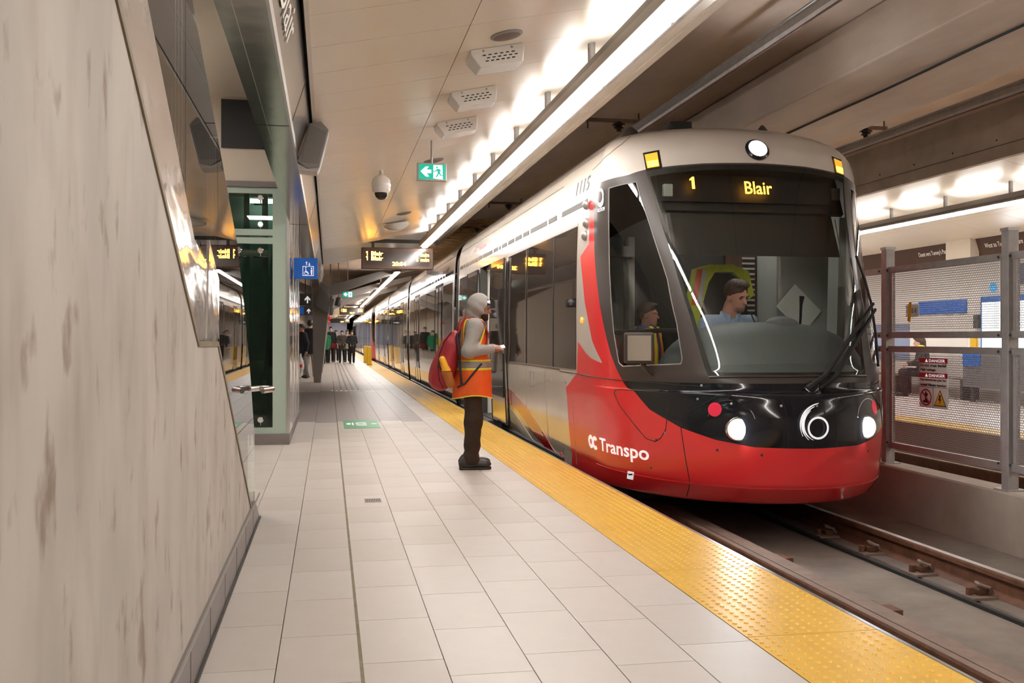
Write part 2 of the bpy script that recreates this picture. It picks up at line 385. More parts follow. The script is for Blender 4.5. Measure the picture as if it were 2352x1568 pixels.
# end walls
struct(MB().box(-2.6, 13.6, YB-.3, YB, -.7, 4.5).build('wall_back', 'cream_wall'))
struct(MB().box(-2.6, 2.3, YF, YF+.3, -.5, 4.5).build('wall_end', mat('blue_grey_wall', (.55,.60,.76), .6)))
struct(MB().box(8.6, 13.6, YF, YF+.3, -.5, 4.5).build('wall_end_far', 'dark'))
struct(MB().box(-2.6, 13.6, 185, 185.3, -.7, 4.5).build('wall_tunnel', 'dark'))
struct(MB().box(2.0, 2.3, YF, 185, -.5, 4.5).build('wall_tunnel_left', 'dark'))
struct(MB().box(8.6, 8.9, YF, 185, -.5, 4.5).build('wall_tunnel_right', 'dark'))
# ------------------------------------------------------------------ left side: hall wall, bulkhead over the lift, stair
struct(MB().box(-2.7, -2.5, YB, YF, -.5, 4.5).build('wall_left', 'cream_wall'))
struct(MB().box(-2.5, -.50, 12.15, 12.35, 3.08, 4.22).build('wall_bulkhead', 'cream_wall'))
bs = MB().box(-1.25, -.62, 12.11, 12.15, 3.53, 4.10).build('dark_screen', 'black'); tag(bs, 'black rectangular screen on the cream bulkhead above the lift', 'screen')
struct(MB().box(-2.5, -.474, YB, 12.15, 4.14, 4.2).build('ceiling_stair', 'ceil2'))
# ------------------------------------------------------------------ sloping stair wall
XS = -.5
WALL = [(YB, .0), (6.6, 0), (6.62, .17), (4.69, 1.24), (4.0, 1.245), (2.49, 2.08), (.3, 3.29), (-1.2, 4.2), (YB, 4.2)]
def concrete_wall():
    m = mat('stair_wall_concrete', (.5,.45,.4), .62, bump=.12, bscale=10)
    nt = m.node_tree; N = nt.nodes; L = nt.links; b = N['Principled BSDF']
    tc = N.new('ShaderNodeTexCoord')
    def noise(sc, scale, det=6):
        mp = N.new('ShaderNodeMapping'); mp.inputs['Scale'].default_value = sc; L.new(tc.outputs['Object'], mp.inputs[0])
        n = N.new('ShaderNodeTexNoise'); n.inputs['Scale'].default_value = scale; n.inputs['Detail'].default_value = det; L.new(mp.outputs[0], n.inputs[0]); return n
    def ramp(src, p0, c0, p1, c1):
        r = N.new('ShaderNodeValToRGB'); e = r.color_ramp.elements; e[0].position = p0; e[0].color = (*c0, 1); e[1].position = p1; e[1].color = (*c1, 1)
        L.new(src.outputs['Fac'], r.inputs[0]); return r
    base = ramp(noise((1, 1.6, .9), 1.8), .33, (.36,.325,.285), .68, (.455,.415,.37))
    streak = ramp(noise((1, 3.2, 1.0), 2.0, 9), .30, (.74,.68,.62), .50, (1,1,1))
    scuff = ramp(noise((1, 3.2, 1.7), 2.6, 10), .29, (.46,.34,.28), .40, (1,1,1))
    m1 = N.new('ShaderNodeMixRGB'); m1.blend_type = 'MULTIPLY'; m1.inputs[0].default_value = .6; L.new(base.outputs[0], m1.inputs[1]); L.new(streak.outputs[0], m1.inputs[2])
    m2 = N.new('ShaderNodeMixRGB'); m2.blend_type = 'MULTIPLY'; m2.inputs[0].default_value = .8; L.new(m1.outputs[0], m2.inputs[1]); L.new(scuff.outputs[0], m2.inputs[2])
    L.new(m2.outputs[0], b.inputs['Base Color']); return m
M['stair_conc'] = concrete_wall()
sw = struct(MB().prism([(XS, y, z) for y, z in WALL], (-.16, 0, 0)).build('wall_stair', 'stair_conc'), 'streaked pale concrete side wall of the stair')
def edge_strip(pts, wd, mb, x0, x1):
    for (ya, za), (yb, zb) in zip(pts[:-1], pts[1:]):
        d = Vector((0, yb-ya, zb-za)).normalized(); n = Vector((0, -d.z, d.y))
        a = Vector((x0, ya, za)); b = Vector((x0, yb, zb))
        mb.prism([a, b, b-n*wd, a-n*wd], (x1-x0, 0, 0))
    return mb
M['edge_angle'] = mat('weathered_angle_trim', (.24,.19,.12), .6, var=.3, vscale=9)
edge_strip(WALL[2:8], .022, MB(), XS-.01, XS+.006).build('edge_angle', 'edge_angle', sw)
MB().prism([(XS+.012, YB, 0), (XS+.012, 7.29, 0), (XS+.012, 6.9, .175), (XS+.012, YB, .175)], (-.03, 0, 0)).build('baseboard_stair', 'plinth', sw)
for j in range(14): MB().box(XS+.012, XS+.0135, 6.7-.6*j, 6.704-.6*j, 0, .175).build('joint', 'dark', sw)
MB().box(XS+.012, XS+.02, YB, 7.25, .168, .176).build('baseboard_lip', 'grey_metal', sw)
MB().box(XS+.02, XS+.026, YB, 7.25, 0, .012).build('sealant', 'dark', sw)
# mirror stainless cladding strip on top of the concrete
SS = [(-.9, 4.2), (.3, 3.315), (2.49, 2.105), (4.0, 1.27), (4.69, 1.262), (4.78, 1.262), (4.78, 1.52), (3.965, 1.66), (2.955, 2.245), (1.0, 3.37), (-.4, 4.2)]
clad = thing('stair_cladding', 'mirror-polished stainless panels along the top of the concrete stair wall', 'cladding', (XS, 4.7, 1.25))
MB().prism([(XS-.008, y, z) for y, z in SS], (-.02, 0, 0)).build('panel', 'clad', clad)
MB().prism([(XS-.004, 4.33, 1.275), (XS-.004, 4.80, 1.275), (XS-.004, 4.80, 1.545), (XS-.004, 4.42, 1.70)], (-.012, 0, 0)).build('end_panel', 'clad', clad)
# glass balustrade panes
bal = thing('glass_balustrade', 'frameless glass balustrade rising along the stair beside the concrete wall', 'balustrade', (XS, 7.4, 0))
def topz(y):
    P = [(-.6, 4.2), (4.07, 2.615), (6.01, 1.84), (6.5, 1.49), (6.98, 1.06), (7.41, .57)]
    for (a, za), (b, zb) in zip(P[:-1], P[1:]):
        if a <= y <= b: return za+(zb-za)*(y-a)/(b-a)
    return 4.2
def botz(y):
    P = [(-.9, 4.2), (.3, 3.29), (2.49, 2.08), (4.0, 1.245), (4.69, 1.24), (6.62, .17), (7.29, 0), (7.41, 0)]
    for (a, za), (b, zb) in zip(P[:-1], P[1:]):
        if a <= y <= b: return za+(zb-za)*(y-a)/(b-a)
    return 4.2
BK = [4.0, 4.07, 4.69, 6.01, 6.5, 6.62, 6.98, 7.29]
for y0, y1 in ((.6, 1.68), (1.68, 2.78), (2.78, 3.88), (3.88, 4.98), (4.98, 7.41)):
    ys = [y0+.004] + [b for b in BK if y0 < b < y1] + [y1-.004]
    poly = [(XS-.03, y, botz(y)) for y in ys] + [(XS-.03, y, topz(y)) for y in ys[::-1]]
    MB().prism(poly, (-.012, 0, 0)).build('glass_pane', 'balu_glass', bal)
MB().prism([(XS-.028, 7.30, .0), (XS-.028, 7.42, .0), (XS-.028, 7.42, .16), (XS-.028, 7.36, .16)], (-.02, 0, 0)).build('base_clamp', 'stainless', bal)
hr = MB().tube([(-.62, .6, 3.1), (-.62, 4.0, 1.98), (-.62, 6.2, .96), (-.62, 6.5, .90), (-.62, 7.2, .90), (-.60, 7.36, .905), (-.50, 7.44, .91), (-.42, 7.40, .91), (-.40, 7.28, .91), (-.46, 7.2, .905)], .021, 12).build('handrail', 'stainless', smooth=True)
tag(hr, 'stainless stair handrail with a curled end beyond the glass', 'handrail')
st = struct(MB().box(-2.4, -.66, YB, .3, 3.2, 3.35).build('stair_landing', 'conc_curb'))
for j in range(19):
    MB().box(-2.4, -.66, 6.6-.33*(j+1), 6.6-.33*j+.02, .17*j, .17*(j+1)).build('step', 'conc_curb', st)
# ------------------------------------------------------------------ fascia beam above the stair opening
fas = struct(MB().prism([(-.474, YB, 2.69), (-.25, YB, 2.69), (-.14, YB, 3.03), (-.14, YB, 3.12), (-.474, YB, 4.22)], (0, 28.2-YB, 0)).build('fascia_beam', 'beam_metal'), 'polished bronze-coloured fascia beam over the stair opening')
MB().prism([(-.259, YB, 2.683), (-.245, YB, 2.683), (-.236, YB, 2.71), (-.25, YB, 2.71)], (0, 28.2-YB, 0)).build('edge_trim', 'stainless', fas)
MB().prism([(-.139, YB, 3.03), (-.128, YB, 3.0), (-.128, YB, 3.1), (-.139, YB, 3.1)], (0, 24-YB, 0)).build('shadow_gap', 'black', fas)
MB().prism([(-.128, YB, 2.996), (-.10, YB, 3.0), (-.10, YB, 3.02), (-.128, YB, 3.02)], (0, 24-YB, 0)).build('ceiling_edge', 'ceil2', fas)
MB().box(-.403, -.400, YB, 28, 2.688, 2.691).build('seam', 'stainless', fas)
for y in (6.75, 12.6, 18.4, 24.2):
    MB().prism([(-.252, y, 2.69), (-.252, y+.006, 2.69), (-.142, y+.006, 3.03), (-.142, y, 3.03)], (.004, 0, -.001)).build('seam', 'black', fas)
    MB().box(-.474, -.25, y, y+.005, 2.688, 2.692).build('seam', 'black', fas)
# ------------------------------------------------------------------ strip lights
def strip_light(name, lab, y0, y1, mir=False, seg=1.445, rods=True):
    X = (lambda x: MX-x) if mir else (lambda x: x)
    def bx(mb, a, b, *r): return mb.box(min(X(a), X(b)), max(X(a), X(b)), *r)
    t = thing(name, lab, 'strip light', (X(1.9), (y0+y1)/2, 3.1), 'linear strip lights')
    P = [(X(1.80), y0, 3.105), (X(1.99), y0, 3.105), (X(1.99), y0, 3.15), (X(1.96), y0, 3.225), (X(1.80), y0, 3.225)]
    MB().prism(P, (0, y1-y0, 0)).build('housing', 'fixture', t)
    bx(MB(), 1.965, 2.0, y0, y1, 3.112, 3.128).build('reflector_lip', 'fixture_lip', t)
    bx(MB(), 1.785, 1.802, y0, y1, 3.098, 3.165).build('side_rail', 'fixture_lip', t)
    n = int(round((y1-y0)/seg)); s = (y1-y0)/n
    for k in range(n):
        a, b = y0+s*k+.028, y0+s*(k+1)-.028
        bx(MB(), 1.84, 1.935, a, b, 3.076, 3.106).build('lens', 'lens', t)
        if rods or k % 4 == 0:
            bx(MB(), 1.84, 1.92, a+.28, b-.14, 3.224, 3.23).build('up_lens', 'uplens', t)
            xr = X(1.86)
            MB().cyl((xr, a+.02, 3.22), (xr, a+.02, cz(1.86)+.01), .028, 10).build('hanger', 'grey_metal', t, smooth=True)
    return t
strip_light('strip_light', 'long lit strip light hung over the platform edge, nearest the camera', 6.84-1.445*8, 19.85)
strip_light('strip_light', 'second lit strip light over the platform edge, beyond the departure board', 27.5, 58.9, seg=2.9)
strip_light('strip_light', 'distant third strip light over the platform edge', 61, 91.5, seg=6)
strip_light('strip_light', 'farthest strip light, added to brighten the blue-grey end wall', 93.5, 110.5, seg=6)  # extra run, added to brighten the end wall
strip_light('strip_light', 'lit strip light over the opposite platform beyond the mesh fence', -4, 30.7, True)
strip_light('strip_light', 'distant strip light over the opposite platform behind the tram', 33, 100, True, seg=6)
t = thing('wall_fill_light', 'added fill light hidden behind the sign fascia of the opposite platform', 'strip light', (11.9, 18, 3.05))  # fill light added behind the fascia to brighten the opposite wall
MB().box(11.80, 12.0, 2, 42, 3.06, 3.12).build('housing', 'fixture', t)
for k in range(10): MB().box(11.82, 11.98, 2.1+4*k, 5.9+4*k, 3.045, 3.062).build('lens', emis('wall_fill_lens', LAMP_COL, 12) if k == 0 else bpy.data.materials['wall_fill_lens'], t)
for k in range(6): MB().cyl((11.9, 4+7*k, 3.12), (11.9, 4+7*k, 4.22), .02, 8).build('hanger', 'grey_metal', t)
# fill lights added to brighten the stair hall
for k, (x, y) in enumerate(((-1.5, .4), (-1.9, 9.8))):
    t = thing('stair_fill_light', ('square fill light added over the upper stair', 'square fill light added over the stair foot')[k], 'fill light', (x, y, 4.22))
    MB().box(x-.4, x+.4, y-.4, y+.4, 4.10, 4.15).build('frame', 'white', t)
    MB().box(x-.36, x+.36, y-.36, y+.36, 4.09, 4.102).build('diffuser', emis('stair_fill', LAMP_COL, 16), t)
# ------------------------------------------------------------------ departure boards
def led_board(lab, x0, x1, y, z0, z1, rows, det=True):
    t = thing('departure_board', lab, 'departure board', ((x0+x1)/2, y, z0), 'departure boards')
    h_ = z1-z0; w_ = x1-x0
    MB().box(x0, x1, y, y+.14, z0, z1).build('housing', 'brown_panel', t, bevel=.015)
    MB().box(x0+.07, x1-.07, y-.006, y+.01, z0+.075, z1-.07).build('screen', mat('board_screen', (.06,.045,.04), .12, spec=.6), t)
    for bx_, bz, s, al, sz in rows:
        if s == '1':
            k_ = sz*h_; plate('digit', [(k_*a, k_*b) for a, b in ((.20,0),(.34,0),(.34,.72),(.22,.72),(.04,.60),(.04,.46),(.20,.54))], 'led', (x0+bx_*w_, y-.008, z0+bz*h_), (1,0,0), (0,0,1), .001, t); continue
        text('lettering', s, 'led', (x0+bx_*w_, y-.008, z0+bz*h_), (1,0,0), (0,0,1), sz*h_, t, .001, al, bold=.0025, sx=1.15)
    MB().box(x0+.2, x0+.26, y+.05, y+.09, z1, z1+.12).build('bracket', 'dark', t)
    MB().box(x0+.1, x1+.1, y+.04, y+.10, z1+.10, z1+.17).build('arm', 'dark', t)
    MB().cyl((x1-.1, y+.07, z1+.17), (x1-.1, y+.07, cz(x1-.1)+.1), .03, 8).build('hanger', 'dark', t)
    MB().cyl((x0+.4, y+.07, z1+.10), (x0+.4, y+.07, cz(x0+.4)+.1), .02, 8).build('hanger', 'dark', t)
    return t
ROWSB = [(.06, .63, '1', 'LEFT', .26), (.13, .63, 'Blair', 'LEFT', .26), (.06, .41, '1', 'LEFT', .26), (.13, .41, 'Blair', 'LEFT', .26),
         (.94, .60, '1 min', 'RIGHT', .24), (.94, .38, '5 min', 'RIGHT', .24), (.52, .17, '20:04', 'CENTER', .25)]
led_board('amber departure board reading 1 Blair twice, hung at the end of the nearest strip light', .64, 2.08, 19.9, 2.645, 3.08, ROWSB)
led_board('small far amber departure board under the second strip light', .62, 2.05, 59.0, 2.62, 3.05, ROWSB)
led_board('most distant amber departure board down the platform', .45, 1.9, 92.0, 2.62, 3.05, ROWSB)
# ------------------------------------------------------------------ exit signs
def exit_sign(lab, x, y, z0, w_, h_, ztop):
    t = thing('exit_sign', lab, 'exit sign', (x, y, z0))
    x0 = x-w_/2
    MB().box(x0, x0+w_, y, y+.05, z0, z0+h_).build('frame', 'galv', t, bevel=.003)
    MB().box(x0+.018, x0+w_-.012, y-.004, y+.001, z0+.014, z0+h_-.014).build('face', 'exit_green', t)
    o = (x0+.018, y-.004, z0+.014); W_, H_ = w_-.03, h_-.028
    A = dict(right=(1,0,0), up=(0,0,1), thick=.002, parent=t)
    plate('arrow', [(W_*a, H_*b) for a, b in ((.06,.52),(.25,.84),(.37,.84),(.28,.63),(.46,.63),(.46,.41),(.28,.41),(.38,.18),(.25,.18))], 'exit_white', o, **A)
    plate('doorway', [(W_*a, H_*b) for a, b in ((.54,.06),(.90,.0),(.88,.95),(.55,.95))], 'exit_white', o, **A)
    o2 = (o[0], y-.0065, o[2])
    g = [('head', circle2(.68*W_, .80*H_, .055*H_*1.2, 12)), ('body', [(W_*a, H_*b) for a, b in ((.66,.70),(.78,.70),(.80,.42),(.72,.36))]),
         ('arm', [(W_*a, H_*b) for a, b in ((.68,.68),(.70,.60),(.62,.50),(.53,.50),(.53,.55),(.60,.56))]),
         ('arm', [(W_*a, H_*b) for a, b in ((.77,.70),(.86,.54),(.83,.52),(.75,.62))]),
         ('leg', [(W_*a, H_*b) for a, b in ((.71,.42),(.77,.42),(.68,.14),(.62,.14))]),
         ('leg', [(W_*a, H_*b) for a, b in ((.75,.44),(.80,.44),(.83,.30),(.96,.29),(.96,.24),(.79,.24))])]
    for nm, p in g: plate(nm, p, 'exit_green', o2, **A)
    MB().cyl((x, y+.025, z0+h_), (x, y+.025, ztop), .011, 8).build('hanger', 'galv', t, smooth=True)
    return t
exit_sign('large green running-man exit sign with white arrow hung from the sloped ceiling', 1.0, 9.72, 2.825, .29, .175, cz(1.0))
exit_sign('small far green exit sign hung among the grey steel ribs', .62, 33, 2.60, .36, .20, 4.22)
# ------------------------------------------------------------------ ceiling boxes, speakers, camera
def ceil_box(lab, x, y):
    t = thing('ceiling_box', lab, 'equipment box', (x, y, cz(x)), 'white perforated ceiling boxes')
    ax = Vector((1, 0, .2)).normalized(); n = Vector((.2, 0, -1)).normalized()
    c = Vector((x, y, cz(x)))
    W_, D_, H_ = .185, .13, .12
    def pt(a, b, h_): return c + ax*a + Vector((0, 1, 0))*b + n*h_
    top = [pt(-W_, -D_, 0), pt(W_, -D_, 0), pt(W_, D_, 0), pt(-W_, D_, 0)]
    m1 = [pt(-W_, -D_, .035), pt(W_, -D_, .035), pt(W_, D_, .035), pt(-W_, D_, .035)]
    bot = [pt(-W_+.05, -D_+.025, H_), pt(W_-.02, -D_+.025, H_), pt(W_-.02, D_-.025, H_), pt(-W_+.05, D_-.025, H_)]
    V = top+m1+bot; Fs = []
    for a in (0, 4):
        for k in range(4): Fs.append((a+k, a+(k+1) % 4, a+4+(k+1) % 4, a+4+k))
    Fs.append((8, 9, 10, 11)); Fs.append((3, 2, 1, 0))
    MB().add(V, Fs).build('casing', 'white', t, bevel=.006, fix=True)
    sl = MB()
    for r_ in range(3):
        for k in range(6):
            f_ = .15+.22*r_; a = -.09+.036*k+(.018 if r_ % 2 else 0)
            p = m1[0].lerp(bot[0], f_); q = m1[1].lerp(bot[1], f_); cc = p.lerp(q, (a+.16)/.32) + Vector((0, -.0015, 0))
            dn = (bot[0]-m1[0]); dn = Vector((0, dn.y, dn.z)).normalized()
            sl.obox(cc, ax*.011, dn*.0035, Vector((0, .001, 0)))
    sl.build('vent_slots', 'black', t)
    for sx in (-.1, .1): MB().lathe(pt(sx, -D_, .018), (0, -1, 0), [(.008, 0), (.006, .004)], 10).build('screw', 'galv', t)
    return t
ceil_box('white vented ceiling box nearest the camera, beside the round grille', 1.12, 6.72)
ceil_box('middle of three white vented ceiling boxes', 1.13, 7.88)
ceil_box('farthest of three white vented ceiling boxes, above the exit sign', 1.14, 9.0)
def round_grille(lab, x, y, r):
    n = Vector((.2, 0, -1)).normalized(); t = thing('ceiling_speaker', lab, 'ceiling speaker', (x, y, cz(x)))
    MB().lathe((x, y, cz(x)), n, [(r, 0), (r, .008), (r*.9, .014)], 32).build('rim', 'grey_metal', t, smooth=True)
    MB().lathe((x, y, cz(x)), n, [(r*.88, .013), (r*.5, .024), (r*.1, .028)], 32).build('grille', mat('grille_brown', (.17,.13,.11), .6), t, smooth=True)
round_grille('round brown speaker grille in the ceiling nearest the camera', 1.14, 6.34, .108)
round_grille('round brown speaker grille in the ceiling behind the exit sign', 1.15, 11.0, .115)
round_grille('small far round speaker grille in the ceiling near the departure board', 1.18, 15.8, .12)
t = thing('dome_camera', 'white ceiling dome fitting far down the ceiling before the departure board', 'dome camera', (1.14, 17, cz(1.14)))
MB().lathe((1.14, 17, cz(1.14)-.03), (.2, 0, -1), [(.22, 0), (.22, .04), (.14, .09), (.03, .12)], 24).build('dome', 'white', t, smooth=True)
t = thing('security_camera', 'white dome security camera hanging from the sloped ceiling', 'security camera', (.576, 11.05, cz(.576)-.33))
c_ = (.576, 11.1, cz(.576)+.01)
MB().lathe(c_, (0,0,-1), [(.022, 0), (.022, .05), (.03, .06)], 20).build('stem', 'white', t, smooth=True)
MB().lathe(c_, (0,0,-1), [(.03, .055), (.062, .075), (.095, .105), (.106, .15), (.106, .185), (.098, .20), (.102, .205), (.098, .235), (.075, .26)], 28).build('housing', 'white', t, smooth=True)
MB().lathe(c_, (0,0,-1), [(.074, .255), (.074, .27), (.062, .305), (.035, .33), (.005, .338)], 24).build('lens_dome', mat('smoked_dome', (.02,.018,.016), .06), t, smooth=True)
# wall loudspeaker on the fascia
t = thing('loudspeaker', 'angled grey loudspeaker box fixed to the fascia beam at the ceiling edge', 'loudspeaker', (-.03, 8.05, 2.6))
P = [(-.245, 2.665), (-.165, 2.61), (-.07, 2.625), (.005, 2.92), (-.055, 2.985), (-.15, 2.97)]
MB().prism([(a, 7.95, b) for a, b in P], (0, .22, 0)).build('cabinet', 'grey_metal', t, bevel=.008)
MB().prism([(-.222, 7.945, 2.665), (-.085, 7.945, 2.655), (-.015, 7.945, 2.91), (-.145, 7.945, 2.955)], (0, .012, 0)).build('grille', mat('speaker_grille', (.27,.255,.25), .6, var=.3, vscale=300), t)
MB().prism([(-.235, 7.955, 2.60), (-.09, 7.955, 2.585), (-.07, 7.955, 2.625), (-.165, 7.955, 2.61), (-.245, 7.955, 2.655)], (0, .2, 0)).build('bottom_vent', mat('speaker_base', (.5,.47,.44), .6), t)
# ------------------------------------------------------------------ lift enclosure
lf = thing('lift_shaft', 'pale green framed glass lift shaft with stainless side panels', 'lift shaft', (-1.3, 12.15, 0))
EX0, EX1, EY0, EY1, EZ = -2.3, -.46, 12.15, 16.2, 3.08
MB().box(EX0, EX1, EY0-.02, EY1, 0, .13).build('plinth', 'plinth', lf, bevel=.005)
MB().box(EX1-.035, EX1, EY0-.01, EY0+.05, .13, EZ).build('corner_post', 'stainless', lf)
MB().box(EX1-.20, EX1-.035, EY0, EY0+.06, .13, EZ).build('frame_post', 'green_frame', lf)
MB().box(EX0, EX0+.12, EY0, EY0+.06, .13, EZ).build('frame_post', 'green_frame', lf)
MB().box(-1.28, -1.17, EY0, EY0+.06, .13, EZ).build('frame_post', 'green_frame', lf)
for z in (.13, 2.40, 2.50, 3.0): MB().box(EX0, EX1-.035, EY0+.005, EY0+.055, z, z+.075).build('frame_rail', 'green_frame', lf)
MB().box(EX0, EX1, EY0-.03, EY0+.08, 3.075, 3.14).build('header', 'plinth', lf)
for z0, z1 in ((.2, 2.40), (2.575, 3.0)):
    MB().box(-1.17, EX1-.20, EY0+.02, EY0+.032, z0, z1).build('glass_pane', 'green_glass', lf)
    MB().box(EX0+.12, -1.28, EY0+.02, EY0+.032, z0, z1).build('glass_pane', 'green_glass', lf)
for x, z in ((-.80, .30), (-.80, 2.32), (-.80, 2.63), (-.80, 2.95), (-1.05, .30), (-1.05, 2.32)):
    MB().lathe((x, EY0+.01, z), (0, -1, 0), [(.012, -.01), (.012, .02), (.036, .022), (.036, .035), (.028, .042)], 20).build('glass_fitting', 'chrome', lf, smooth=True)
    MB().tube([(x, EY0, z), (x, EY0+.03, z-.07), (x-.08, EY0+.05, z-.075), (x+.08, EY0+.05, z-.075)], .01, 6).build('spider_arm', 'stainless', lf)
MB().box(EX1-.03, EX1, EY0+.05, EY1, .13, EZ).build('side_panel', 'mirror', lf)
for y in (13.3, 14.4, 15.5): MB().box(EX1-.004, EX1+.006, y, y+.03, .13, EZ).build('panel_joint', 'stainless', lf)
MB().box(EX0, EX0+.03, EY0+.05, EY1, .13, EZ).build('side_wall', 'shaft_green', lf)
MB().box(EX0, EX1, EY1-.03, EY1, .13, EZ).build('back_wall', 'shaft_green', lf)
for x in (-.62, -.78, -1.0): MB().box(x-.035, x+.035, EY0+.5, EY0+.58, .13, EZ).build('guide_rail', 'shaft', lf)
MB().box(-1.6, -.70, EY0+.9, EY0+.94, .13, EZ).build('shaft_panel', 'shaft', lf)
MB().obox((-.74, EY0+.4, 1.6), (.03, 0, -.01), (0, .02, 0), (.08, 0, .75)).build('brace', 'shaft', lf)
MB().box(-1.0, -.6, EY0+.62, EY0+.74, 2.98, 3.02).build('shaft_fill', emis('shaft_fill', (.85, 1, .9), 5), lf)  # glowing panel added to brighten the dark shaft
MB().box(-.75, -.65, EY0+.70, EY0+.78, .15, .9).build('buffer', 'shaft_green', lf)
# blue lift sign
t = thing('lift_sign', 'blue lift sign with white wheelchair and person pictograms beside the lift', 'sign', (-.3, 13.0, 2.03))
sx0, sz0, sw_, sh_ = -.44, 2.035, .30, .27
MB().box(sx0, sx0+sw_, 13.0, 13.02, sz0, sz0+sh_).build('board', 'sign_blue', t)
o = (sx0+.10, 12.998, sz0)
A = dict(right=(1,0,0), up=(0,0,1), thick=.002, parent=t)
def frame_plate(x0, y0, x1, y1, w_):
    for p in ([(x0,y0),(x1,y0),(x1,y0+w_),(x0,y0+w_)], [(x0,y1-w_),(x1,y1-w_),(x1,y1),(x0,y1)], [(x0,y0),(x0+w_,y0),(x0+w_,y1),(x0,y1)], [(x1-w_,y0),(x1,y0),(x1,y1),(x1-w_,y1)]):
        plate('pictogram_frame', p, 'sign_white', o, **A)
frame_plate(.01, .04, .15, .165, .007)
plate('person_pictogram', [(.115,.05),(.12,.05),(.12,.09),(.123,.05),(.13,.05),(.133,.12),(.112,.12),(.112,.09)], 'sign_white', o, **A)
plate('person_head', circle2(.122, .137, .010, 12), 'sign_white', o, **A)
plate('wheelchair_seat', [(.045,.13),(.055,.13),(.057,.09),(.08,.09),(.09,.06),(.082,.058),(.072,.08),(.046,.08)], 'sign_white', o, **A)
plate('wheelchair_head', circle2(.05, .145, .009, 12), 'sign_white', o, **A)
ring2mesh(MB(), (o[0], o[1]-.003, o[2]), (1,0,0), (0,0,1), .053, .075, .020, .026, .001).build('wheelchair_wheel', 'sign_white', t)
for cx, d in ((.06, 1), (.095, -1)):
    plate('lift_arrow', [(cx-.005, .18), (cx+.005, .18), (cx+.005, .21), (cx-.005, .21)], 'sign_white', o, **A)
    b_ = .225 if d > 0 else .168; m_ = .21 if d > 0 else .183
    plate('lift_arrow', [(cx-.016, m_), (cx, b_), (cx+.016, m_)], 'sign_white', o, **A)
MB().cyl((sx0+.07, 13.01, sz0+sh_), (sx0+.07, 13.01, 2.70), .006, 6).build('hanger', 'dark', t)
# ------------------------------------------------------------------ columns and steel ribs
for k, y in enumerate((28.6, 36.5, 44.0)):
    t = thing('steel_column', ('grey tapered steel column nearest the camera, with a branching arm', 'second grey steel column behind the nearest one', 'farthest grey steel column with a branching arm')[k], 'column', (-.3, y, 0), 'grey steel columns')
    x0 = -.42
    MB().prism([(x0+.0, y, 0), (x0+.20, y, 0), (x0+.40, y, 1.9), (x0+.46, y, 2.35), (x0+.40, y, 2.75), (x0+.1, y, 2.95), (x0-.06, y, 2.75), (x0-.03, y, 1.9)], (0, .34, 0)).build('shaft', 'steel_rib', t, bevel=.01)
    MB().prism([(x0+.05, y-.06, 2.2), (x0+.42, y-.06, 1.95), (x0+.46, y-.06, 2.35), (x0+.2, y-.06, 2.75)], (0, .46, 0)).build('knuckle', 'grey_metal', t)
    MB().prism([(x0+.35, y+.05, 2.42), (1.6, y+.05, 3.02), (3.0, y+.05, 3.40), (3.0, y+.05, 3.55), (1.55, y+.05, 3.22), (x0+.30, y+.05, 2.72)], (0, .22, 0)).build('arm', 'steel_rib', t)
    MB().prism([(x0+.0, y+.05, 2.42), (-1.6, y+.05, 3.0), (-1.6, y+.05, 3.2), (x0+.0, y+.05, 2.7)], (0, .22, 0)).build('arm', 'steel_rib', t)
sp_spots = ((.05, 30.5, 2.62), (.06, 33.5, 2.42), (.32, 33.5, 2.45), (.08, 37.5, 2.25), (-.62, 31, 2.65), (-.62, 33.5, 2.5), (-.64, 36, 2.4))
spl = ('upper dark spotlight right of the nearest steel column', 'left one of a pair of dark spotlights right of the steel column', 'right one of a pair of dark spotlights right of the steel column', 'lowest dark spotlight right of the steel column',
       'upper dark spotlight left of the steel column', 'middle dark spotlight left of the steel column', 'lowest dark spotlight left of the steel column')
for (x, y, z), lb in zip(sp_spots, spl):
    t = thing('spotlight', lb, 'spotlight', (x, y, z), 'dark cylinder spotlights')
    MB().lathe((x-.04, y, z-.12), (.25, .1, 1), [(.09, 0), (.10, .02), (.10, .26), (.07, .30)], 16).build('can', 'dark', t, smooth=True)
    MB().cyl((x, y, z+.1), (x, y, 4.22), .012, 6).build('stem', 'dark', t)
# ------------------------------------------------------------------ overhead conductor rails and insulators
for lab, x in (('overhead conductor rail above the tram', 3.83), ('overhead conductor rail above the opposite track', 7.13)):
    t = thing('conductor_rail', lab, 'conductor rail', (x, 0, 3.85))
    MB().prism([(x-.036, YB, 3.97), (x+.036, YB, 3.97), (x+.036, YB, 3.955), (x+.012, YB, 3.945), (x+.03, YB, 3.875), (x+.012, YB, 3.85), (x-.012, YB, 3.85), (x-.03, YB, 3.875), (x-.012, YB, 3.945), (x-.036, YB, 3.955)], (0, 110, 0)).build('profile', 'galv', t)
    MB().cyl((x, YB, 3.843), (x, YB+110, 3.843), .008, 6).build('contact_wire', 'rail_rust', t)
def insulator(lab, x, y):
    t = thing('rail_support', lab, 'rail support', (x, y, 4.22), 'overhead rail supports')
    MB().box(x-.46, x+.30, y-.025, y+.025, 4.09, 4.135).build('crossbar', 'rail_dust', t)
    for dx in (-.42, .27): MB().cyl((x+dx, y, 4.0), (x+dx, y, 4.22), .009, 6).build('rod', 'dark', t)
    MB().lathe((x+.0, y, 4.10), (0,0,-1), [(.03, 0), (.05, .02), (.085, .035), (.085, .05), (.04, .06), (.065, .075), (.065, .085), (.03, .10), (.03, .13)], 18).build('insulator', mat('insulator_brown', (.05,.035,.03), .3), t, smooth=True)
